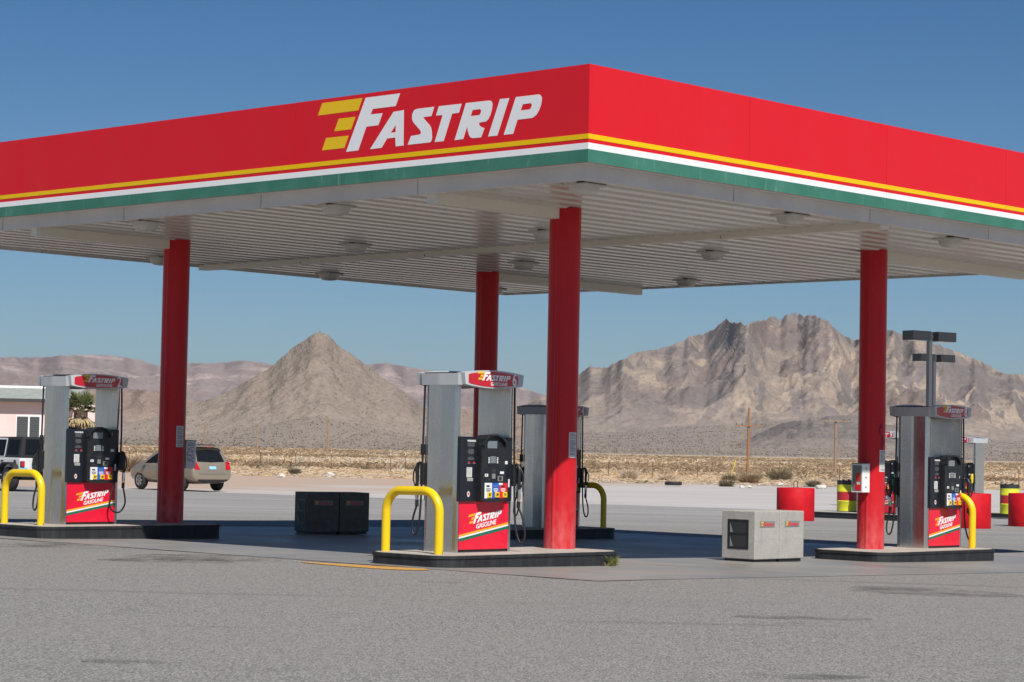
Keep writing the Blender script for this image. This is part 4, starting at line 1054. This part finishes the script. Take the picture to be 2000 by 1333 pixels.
op = MB(); vs = []; n_ = 30
def on_lot(px, py, z):
    d_ = (at(px, py, 1) - CAM); return CAM + d_ * ((z - EYE) / d_.z)
for k in range(n_ + 1):
    t_ = k / n_; px = 584 + 244 * t_; yt_ = 1097.5 + 13.5 * t_; th_ = 8 * math.sin(math.pi * min(1, .04 + .93 * t_)) ** .6 + .8 * noise.noise(Vector((k * .8, 2, 5)))
    for yy in (yt_, yt_ + max(.6, th_)):
        p = on_lot(px + 6 * (yy - yt_), yy, .235); vs.append((p.x, p.y, gz(p.x, p.y) + .0065))
op.add(vs, [(2 * k, 2 * k + 1, 2 * k + 3, 2 * k + 2) for k in range(n_)], 'paint_orange')
op.build('painted_strip', kind='structure')
# oil stains lying on the lot, each a thin irregular film
M['oil'] = None
def oil():
    g = G('oil_stain'); v = g.tc.outputs['Object']
    c = g.mix(g.noise(v, 20, 5, .7), (.075, .072, .068), (.17, .165, .155)); 
    a = g.ramp(g.noise(v, 2.6, 6, .7), [(.40, 0), (.68, .6)])
    g.link(a, g.b.inputs['Alpha']); return g.done(c, .7, .3)
M['oil'] = oil()
sm = MB(); random.seed(4)
for px, py, rx, ry in ((90, 1066, .9, .22), (400, 1092, 1.5, .32), (330, 1098, 1.1, .2), (1850, 1156, 1.5, .22), (1760, 1146, 1.0, .15), (1570, 1211, .9, .07), (1560, 1328, .6, .06), (250, 1301, .5, .04)):
    c = at(px, py, 1); d_ = (c - CAM).normalized(); t_ = (.22 - EYE) / d_.z; c = CAM + d_ * t_
    pts = []
    for k in range(22):
        an = 2 * math.pi * k / 22; q = 1 + .35 * noise.noise(Vector((math.cos(an) * 1.5, math.sin(an) * 1.5, px)))
        x, y = c.x + rx * q * math.cos(an) * .7, c.y + ry * q * math.sin(an) * 3
        pts.append((x, y, gz(x, y) + .0085))
    sm.add(pts, [tuple(range(22))], 'oil')
sm.build('oil_stains', kind='structure')

# ------------------------------------------------------------------ MOUNTAINS
def interp(pts, x):
    if x <= pts[0][0]: return pts[0][1]
    for (x0, y0), (x1, y1) in zip(pts, pts[1:]):
        if x <= x1: return y0 + (y1 - y0) * (x - x0) / (x1 - x0)
    return pts[-1][1]
def rmf(x, y, z, o=6): return noise.ridged_multi_fractal(Vector((x, y, z)), 1.0, 2.1, o, 1.0, 2.0)
def mountain(name, sil, D0, DF, DR, D1, hf, nx, ny, m, gamp, gf, seed, jag=.0, wob=.1, pw=1.1):
    """a ridge whose skyline follows surveyed points: a debris fan from D0 to DF rising to the share hf, then steep flanks with gullies and spurs up to DR"""
    u0, u1 = sil[0][0], sil[-1][0]; vs = []; fs = []
    n1, n2 = int(ny * .22), int(ny * .60)
    for i in range(nx):
        u = u0 + (u1 - u0) * i / (nx - 1); off = wob * (DR - DF) * noise.fractal(Vector((u * .012, seed, 0)), 1, 2, 3)
        dr = DR + off
        p = at(u, interp(sil, u), dr); hx = p.x / p.y; zr = max(p.z, 2)
        jz = jag * zr * noise.fractal(Vector((u * .10, seed, 2)), .8, 2, 5)
        for j in range(ny):
            env = 0
            if j <= n1:
                q = j / n1; D = D0 + (DF - D0) * q; h = hf * q ** 1.5; env = .12 * q
            elif j <= n1 + n2:
                q = (j - n1) / n2; D = DF + (dr - DF) * q; h = hf + (1 - hf) * q ** pw; env = .12 + .88 * max(0.0, math.sin(math.pi * q)) ** .7 if q < .999 else 0
                if q > .5: env = min(env, max(0.0, math.sin(math.pi * q)) ** .7)
            else:
                q = (j - n1 - n2) / (ny - 1 - n1 - n2); D = dr + (D1 - dr) * q; h = max(0.0, 1 - q) ** 1.4
            x = hx * D
            sx = noise.fractal(Vector((x * gf * .5, D * gf * .5, seed + 9)), 1, 2, 3) * .5 / gf
            wv = noise.noise(Vector((x * gf * .22, D * gf * .22, seed + 4)))
            gul = rmf((x + sx) * gf + 1.5 * wv + (D - DF) * gf * .55 * noise.noise(Vector((x * gf * .16, 1.7, seed))) + seed, D * gf * .8 + wv, seed, 6) - 1.15
            fin = noise.fractal(Vector((x * gf * 6, D * gf * 5, seed)), .8, 2, 5)
            z = zr * h + jz * h ** 9 + zr * gamp * env * gul + zr * gamp * .14 * env * fin
            vs.append((x, D, z if h > .001 else -4))
    for i in range(nx - 1):
        for j in range(ny - 1): fs.append((i * ny + j, (i + 1) * ny + j, (i + 1) * ny + j + 1, i * ny + j + 1))
    return MB().add(vs, fs, m, True).build(name, kind='structure')

def rockmat(name, cols, strata, fan, zscale, speck=.35, strength=.9, fs=1.0, specs=1.0):
    """cols dark/mid/light rock; strata = (rotation, scale) of tilted bedding; fan = pale debris colour low down"""
    g = G(name); v = g.tc.outputs['Object']; z = g.sep(v)[2]
    n1 = g.noise(v, .004 * fs, 6, .62); n2 = g.noise(v, .02 * fs, 6, .7); n3 = g.noise(v, .12 * fs, 4, .7)
    c = g.mix(g.ramp(n1, [(.36, 0), (.62, 1)]), cols[0], cols[1])
    if strata:
        rot, sc = strata; rv = g.map((1, 1, 1), rot); rv2 = g.map((1, 1, 1), (rot[0], -rot[1] * .7, rot[2])); s1 = g.noise(g.map(sc, src=rv), 1.0, 5, .62, .6)
        patch = g.ramp(g.noise(v, .0045, 4, .55), [(.45, 0), (.57, 1)]); c = g.mix(g.ramp(g.noise(g.map((1, 1, 1), loc=(300, 0, 80)), .006, 4, .6), [(.54, 0), (.66, .5)]), c, (.24, .155, .12)); c = g.mix(g.math('MULTIPLY', patch, g.ramp(s1, [(.48, 0), (.52, 1)])), c, cols[2])
        s2 = g.noise(g.map(tuple(q * 3.2 for q in sc), src=rv2), 1.0, 4, .6, .8)
        c = g.mix(g.ramp(s2, [(.52, 0), (.66, .45)]), c, cols[0])
        s3 = g.noise(g.map(tuple(q * 9 for q in sc), src=rv), 1.0, 3, .6, .2)
        c = g.mix(g.ramp(s3, [(.50, 0), (.68, .25)]), c, tuple(q * .75 for q in cols[0]))
    else:
        c = g.mix(g.ramp(n2, [(.42, 0), (.66, .6)]), c, cols[2])
    # debris fan at the foot, rock on steep faces
    nz = g.sep(g.geo.outputs['Normal'])[2]
    low = g.math('ADD', g.math('DIVIDE', z, zscale), g.math('MULTIPLY', g.math('SUBTRACT', n2, .5), .5))
    fanm = g.ramp(low, [(.10, 1), (.34, 0)])
    c = g.mix(g.math('MULTIPLY', fanm, .92), c, g.mix(n3, tuple(q * .86 for q in fan), fan))
    flat = g.ramp(nz, [(.90, 0), (.985, .6)])
    c = g.mix(flat, c, fan)
    # boulders and desert shrubs, dark specks of their own
    sp = g.vor(g.map((1, 1, 1)), .17 * specs, out='Distance'); sp2 = g.vor(g.map((1, .6, 1)), .42 * specs, out='Distance')
    c = g.mix(g.math('MULTIPLY', g.ramp(sp, [(.18, 1), (.34, 0)]), speck), c, tuple(q * .42 for q in cols[0]))
    c = g.mix(g.math('MULTIPLY', g.ramp(sp2, [(.15, 1), (.36, 0)]), speck), c, tuple(q * .5 for q in cols[0]))
    c = g.mix(g.ramp(n3, [(.35, .35), (.6, 0)]), c, tuple(q * .6 for q in cols[0]))
    g.bump(g.math('ADD', g.math('MULTIPLY', n2, 1.5), n3), strength, 6.0)
    return g.done(c, .95, .08)
M['rock_right'] = rockmat('grey_banded_rock', [(.150, .127, .118), (.212, .177, .158), (.40, .312, .235)], ((0, R(-24), 0), (.030, .008, .0065)), (.305, .252, .212), 170, .18, .4)
M['rock_pyramid'] = rockmat('tan_grey_rock', [(.215, .172, .138), (.275, .225, .183), (.31, .258, .212)], None, (.32, .265, .22), 70, .3, .45, 2.0, 1.3)
M['rock_mesa'] = rockmat('pink_mesa_rock', [(.185, .14, .132), (.285, .212, .188), (.40, .315, .275)], ((R(4), R(-3), 0), (.0012, .0010, .026)), (.31, .252, .228), 230, .0, .5, .6)
M['rock_foot'] = rockmat('red_brown_foothill', [(.24, .165, .13), (.32, .225, .178), (.36, .27, .22)], None, (.30, .247, .205), 60, .3, .6, 1.2)
M['rock_dark'] = rockmat('dark_ridge_rock', [(.135, .117, .11), (.19, .164, .149), (.27, .22, .18)], ((0, R(-28), 0), (.06, .012, .007)), (.28, .232, .197), 40, .2, .4)
M['mesa_cap'] = None
mountain('mesa', [(-2600, 882), (-1900, 800), (-1300, 735), (-700, 690), (-300, 694), (0, 698), (53, 699), (106, 696), (150, 694), (175, 693), (212, 694), (249, 699), (270, 703), (286, 708), (318, 717), (340, 713), (366, 709), (403, 710), (440, 708), (477, 704), (504, 708), (530, 712), (600, 716), (680, 714), (727, 711), (758, 710), (795, 717), (827, 722), (859, 727), (930, 737), (1000, 752), (1030, 761), (1063, 772), (1110, 784), (1200, 806), (1400, 860), (1500, 884)],
         4300, 5900, 6700, 8000, .30, 420, 90, 'rock_mesa', .12, .0085, 3.3, .012, .5, 1.2)
mountain('foothill', [(-1100, 880), (-700, 830), (-500, 800), (-200, 778), (0, 766), (110, 760), (183, 758), (237, 761), (273, 761), (311, 765), (340, 772), (367, 780), (420, 792), (520, 800), (640, 806), (760, 806), (850, 806), (930, 800), (985, 797), (1030, 790), (1075, 800), (1140, 850), (1200, 880)],
         1700, 2250, 2480, 2900, .30, 320, 80, 'rock_foot', .20, .014, 7.7, .03, .5)
mountain('pyramid_hill', [(-420, 868), (-200, 864), (0, 858), (100, 850), (180, 840), (237, 829), (262, 825), (311, 813), (367, 794), (403, 782), (440, 769), (466, 754), (498, 736), (530, 717), (551, 698), (560, 690), (570, 682), (588, 668), (600, 661), (609, 653), (618, 651), (626, 649), (633, 651), (640, 654), (650, 664), (657, 672), (669, 681), (689, 693), (710, 709), (726, 722), (753, 743), (784, 762), (816, 788), (835, 803), (860, 822), (900, 842), (960, 858), (1010, 868), (1100, 881)],
         1000, 1370, 1480, 1640, .26, 440, 130, 'rock_pyramid', .10, .030, 1.2, .012, .2)
mountain('right_mountain', [(700, 868), (800, 850), (900, 826), (985, 806), (1030, 790), (1063, 774), (1090, 752), (1129, 733), (1151, 717), (1170, 718), (1186, 718), (1204, 707), (1226, 697), (1248, 687), (1283, 683), (1314, 675), (1330, 667), (1349, 658), (1375, 653), (1388, 645), (1402, 637), (1412, 628), (1419, 624), (1425, 627), (1430, 632), (1438, 630), (1446, 629), (1452, 633), (1459, 635), (1470, 630), (1485, 626), (1498, 624), (1502, 620), (1507, 619), (1514, 621), (1523, 625), (1530, 619), (1538, 615), (1546, 612), (1553, 611), (1560, 614), (1569, 620), (1575, 616), (1580, 615), (1588, 616), (1595, 617), (1608, 624), (1619, 629), (1627, 638), (1635, 646), (1648, 657), (1670, 664), (1692, 661), (1715, 650), (1736, 644), (1754, 650), (1771, 661), (1806, 668), (1830, 673), (1846, 679), (1862, 684), (1877, 690), (1892, 697), (1908, 703), (1920, 708), (1934, 716), (1950, 725), (1969, 732), (1985, 731), (2000, 733), (2060, 750), (2150, 770), (2300, 806), (2600, 880)],
         1300, 2500, 3000, 3500, .20, 680, 170, 'rock_right', .16, .0085, 5.1, .020, .5)
mountain('dark_ridge', [(1380, 886), (1440, 868), (1494, 842), (1520, 830), (1534, 826), (1550, 822), (1569, 821), (1590, 816), (1626, 812), (1650, 810), (1670, 810), (1690, 816), (1710, 822), (1760, 836), (1830, 850), (1900, 868), (1980, 892)],
         1400, 1640, 1740, 1900, .22, 200, 60, 'rock_dark', .15, .03, 9.4, .03, .3)

# ------------------------------------------------------------------ VEGETATION
def leafmat(name, a, b, sc=2.0):
    g = G(name); n = g.noise(g.tc.outputs['Object'], sc, 4); 
    c = g.mix(g.ramp(n, [(.3, 0), (.7, 1)]), a, b); m = g.done(c, .9, .1)
    tr = g.nt.nodes.new('ShaderNodeBsdfTranslucent'); g.link(c, tr.inputs[0]); mx = g.nt.nodes.new('ShaderNodeMixShader'); mx.inputs[0].default_value = .45
    g.link(g.b.outputs[0], mx.inputs[1]); g.link(tr.outputs[0], mx.inputs[2]); g.link(mx.outputs[0], g.nt.nodes['Material Output'].inputs[0]); return m
M['straw'] = leafmat('dry_straw', (.70, .53, .33), (.80, .65, .45), .35)
M['straw_pale'] = leafmat('pale_brush', (.64, .54, .42), (.72, .63, .51), .35)
M['scrub_brown'] = leafmat('brown_scrub', (.37, .27, .175), (.48, .36, .24), .2)
M['fan_shrub'] = leafmat('grey_olive_shrub', (.20, .17, .12), (.27, .23, .165), .1)
M['scrub_olive'] = leafmat('olive_scrub', (.25, .21, .14), (.34, .29, .20), .3)
M['weed_green'] = leafmat('green_weed', (.16, .20, .05), (.36, .36, .12), 8)
def clump(mb, x, y, z, r, h, n, m, up=.5, wid=.05):
    vs = []; fs = []
    for q in range(n):
        an = random.uniform(0, 6.283); e = random.random() ** up
        rx = r * random.uniform(.35, 1) ; tip = (x + math.cos(an) * rx, y + math.sin(an) * rx, z + h * e * random.uniform(.65, 1.05))
        bx, by = x + math.cos(an) * rx * .35 * random.random(), y + math.sin(an) * rx * .35 * random.random()
        mx, my, mz = (bx + tip[0]) / 2, (by + tip[1]) / 2, z + (tip[2] - z) * .62
        w = wid * random.uniform(.6, 1.3); pa = random.uniform(0, 6.283); wx, wy = w * math.cos(pa), w * math.sin(pa)
        o = len(vs); vs += [(bx - wx * .4, by - wy * .4, z), (mx - wx, my - wy, mz), tip, (mx + wx, my + wy, mz + w)]; fs.append((o, o + 1, o + 2, o + 3))
    mb.add(vs, fs, m)
random.seed(42)
grass = MB(); scrub = MB()
def wedge(y): return random.uniform(-.30, .30) * y
for q in range(10500):
    y = 120 + 80 * random.random() ** 1.3; x = wedge(y)
    if y < edge_gravel(x) + .3: continue
    p = noise.noise(Vector((x * .05, y * .09, 1)))
    m = 'straw' if random.random() < .60 + p * .9 else 'straw_pale'
    if random.random() < .02 + max(0, p - .25) * .4: m = 'scrub_brown'
    clump(grass, x, y, -.09, random.uniform(.4, 1.3), random.uniform(.05, .24), 22, m, 1.25, .028)
for q in range(13000):
    y = 175 + 810 * random.random() ** 1.9; x = wedge(y); k = (y / 190) ** .5
    p = noise.fractal(Vector((x * .025, y * .018, 4)), 1, 2, 3) + random.uniform(-.22, .22) + (.25 if y > 300 else -.05)
    m = 'scrub_brown' if p > .02 else ('straw' if p > -.22 else 'straw_pale')
    if m == 'scrub_brown' and random.random() < .12: m = 'scrub_olive'
    clump(scrub, x, y, -.09, random.uniform(.5, 1.2) * k, random.uniform(.2, .6) * (1 + .2 * (k - 1)), 15, m, 1.0, .06 * k)
for q in range(420):
    y = random.uniform(150, 205); x = wedge(y)
    if noise.noise(Vector((x * .07, y * .07, 8))) < .08: continue
    clump(scrub, x, y, -.09, random.uniform(.5, .9), random.uniform(.3, .6), 30, random.choice(['scrub_brown', 'scrub_olive', 'scrub_brown', 'straw_pale']), .7, .045)
# shrubs dotted over the debris fans in front of the hills
from mathutils.bvhtree import BVHTree
fan = MB(); trees = []
for nm in ('pyramid_hill', 'right_mountain', 'foothill', 'dark_ridge'):
    me = bpy.data.objects[nm].data; trees.append(BVHTree.FromPolygons([v.co.copy() for v in me.vertices], [list(p.vertices) for p in me.polygons]))
for q in range(32000):
    y = 1010 + 1450 * random.random() ** 1.25; x = random.uniform(-.26, .27) * y; zz = None
    for tr_ in trees:
        h_ = tr_.ray_cast(Vector((x, y, 900)), Vector((0, 0, -1)))[0]
        if h_ is not None and (zz is None or h_.z > zz): zz = h_.z
    if zz is None or zz < 0 or zz > 75: continue
    r_q = random.uniform(.3, .95) * (y / 1200) ** .6
    clump(fan, x, y, zz - .1, r_q, r_q * random.uniform(.7, 1.1), 3, 'fan_shrub' if random.random() < .75 else 'scrub_brown', .6, r_q * .42)
fan.build('hill_shrubs', label='small dark shrubs dotted over the slopes below the hills', kind='stuff')
grass.build('dry_grass', label='pale dry grass beyond the gravel', kind='stuff'); scrub.build('desert_scrub', label='brown scrub covering the plain', kind='stuff')
BG = 'bushes along the gravel edge'
for px, py, D, r, h, m, lb in ((575, 916, 131, .55, .55, 'scrub_olive', 'small olive bush at the edge of the dirt, left of the pyramid hill pole'),
        (1228, 928, 140, .85, .85, 'straw_pale', 'pale rounded dry bush behind the shaded yellow guard'),
        (1462, 938, 132, 1.05, .9, 'scrub_brown', 'spiky dark brown bush in front of the orange brown pole'),
        (1419, 946, 120, .55, .5, 'scrub_olive', 'small olive bush at the edge of the white gravel'),
        (1522, 928, 150, 1.2, 1.05, 'scrub_olive', 'wide olive brown bush right of the orange brown pole'),
        (1588, 944, 124, .6, .5, 'scrub_olive', 'small olive bush behind the red drum with the loop'),
        (250, 918, 128, 1.4, 1.25, 'scrub_brown', 'big tangled brown bush beside the front of the minivan'),
        (1302, 934, 138, .8, .5, 'straw_pale', 'low pale bush beyond the old tyre'),
        (1425, 928, 142, .7, .6, 'scrub_olive', 'sparse olive bush left of the orange brown pole')):
    c = at(px, py, D); mb = MB(); random.seed(px)
    clump(mb, 0, 0, -.1, r, h, 420, m, .6, .022); clump(mb, r * .2, 0, -.1, r * .75, h * .8, 200, m, .5, .02); clump(mb, 0, 0, -.1, r * .8, h * 1.05, 130, 'scrub_brown' if m != 'straw_pale' else 'straw', .4, .016)
    link('bush', mb.mesh('bush'), None, (c.x, c.y, 0), 0, lb, 'bush', BG)
c = W(2.83, 1.93); mb = MB(); random.seed(8); clump(mb, 0, 0, 0, .15, .17, 70, 'weed_green', .5, .006); clump(mb, -.08, 0, 0, .12, .09, 40, 'straw', .6, .005)
link('weed', mb.mesh('weed'), None, (c.x, c.y, gz(c.x, c.y) + .004), 0, 'small green weed growing at the foot of the nearest island curb', 'weed')
random.seed(77)
RG = 'pale rocks on the gravel edge'
for px, py, D, s, lb in ((1604, 950, 118, .30, 'largest pale rock, right of the red drum with the loop'), (549, 927, 122, .22, 'pale rock on the pink dirt behind the left column'), (1463, 951, 117, .15, 'small white rock below the spiky brown bush, right one'),
        (1449, 952, 117, .14, 'small white rock below the spiky brown bush, left one'), (1524, 941, 126, .2, 'white rock left of the red drum with the loop'), (646, 922, 126, .3, 'low pale rock on the dirt near the pyramid hill pole'), (440, 925, 124, .3, 'pale rock behind the rear of the minivan')):
    c = at(px, py, D); bm = bmesh.new(); bmesh.ops.create_icosphere(bm, subdivisions=2, radius=s)
    for v in bm.verts: v.co *= 1 + .5 * noise.noise(v.co * (1.4 / s) + Vector((px, 0, 0))); v.co.z *= .6
    me = bpy.data.meshes.new('rock'); bm.to_mesh(me); bm.free(); me.materials.append(M['rock'])
    link('rock', me, None, (c.x, c.y, gz(c.x, c.y) + s * .15), 0, lb, 'rock', RG)

# ------------------------------------------------------------------ LIGHT
sa, sb_ = .385, .77
tosun = (-(AX * sa + BX * sb_) + Vector((0, 0, 1))).normalized()
sun = bpy.data.lights.new('sun', 'SUN'); sun.energy = 5.0; sun.angle = R(.53); sun.color = (1, .955, .89)
so = bpy.data.objects.new('sun', sun); COL.objects.link(so); so.rotation_euler = tosun.to_track_quat('Z', 'Y').to_euler()
w = bpy.data.worlds.new('World'); SC.world = w; w.use_nodes = True
nt = w.node_tree; bg = nt.nodes['Background']; sk = nt.nodes.new('ShaderNodeTexSky'); sk.sky_type = 'NISHITA'; sk.sun_disc = False
sk.sun_elevation = math.asin(tosun.z); sk.sun_rotation = math.atan2(tosun.x, tosun.y); sk.altitude = 900; sk.air_density = 1.0; sk.dust_density = .35; sk.ozone_density = 4.0
tint = nt.nodes.new('ShaderNodeMix'); tint.data_type = 'RGBA'; tint.blend_type = 'MULTIPLY'; tint.inputs[0].default_value = 1; 
tcw = nt.nodes.new('ShaderNodeTexCoord'); sx_ = nt.nodes.new('ShaderNodeSeparateXYZ'); rw = nt.nodes.new('ShaderNodeValToRGB')
nt.links.new(tcw.outputs['Generated'], sx_.inputs[0]); nt.links.new(sx_.outputs[2], rw.inputs[0])
rw.color_ramp.elements[0].position = 0; rw.color_ramp.elements[0].color = (.86, 1.07, 1.22, 1); rw.color_ramp.elements[1].position = .24; rw.color_ramp.elements[1].color = (.27, .70, 1.03, 1)
nt.links.new(rw.outputs[0], tint.inputs[7])
nt.links.new(sk.outputs[0], tint.inputs[6]); nt.links.new(tint.outputs[2], bg.inputs[0]); bg.inputs[1].default_value = .05
SC.view_settings.view_transform = 'Standard'; SC.view_settings.look = 'None'; SC.view_settings.exposure = .22; SC.view_settings.gamma = 1
SC.render.engine = 'CYCLES'

# thin desert air between the lot and the mountains
hz = MB(); hz.box(-15000, 15000, -3000, 15500, -7, 420, 'haze_air')
hm_ = bpy.data.materials.new('haze_air'); hm_.use_nodes = True; hn = hm_.node_tree; hn.nodes.remove(hn.nodes['Principled BSDF'])
pv = hn.nodes.new('ShaderNodeVolumePrincipled'); pv.inputs['Color'].default_value = (.86, .92, 1, 1); pv.inputs['Density'].default_value = .00005; pv.inputs['Anisotropy'].default_value = .2
hn.links.new(pv.outputs[0], hn.nodes['Material Output'].inputs['Volume']); M['haze_air'] = hm_
hz.build('haze', kind='stuff')
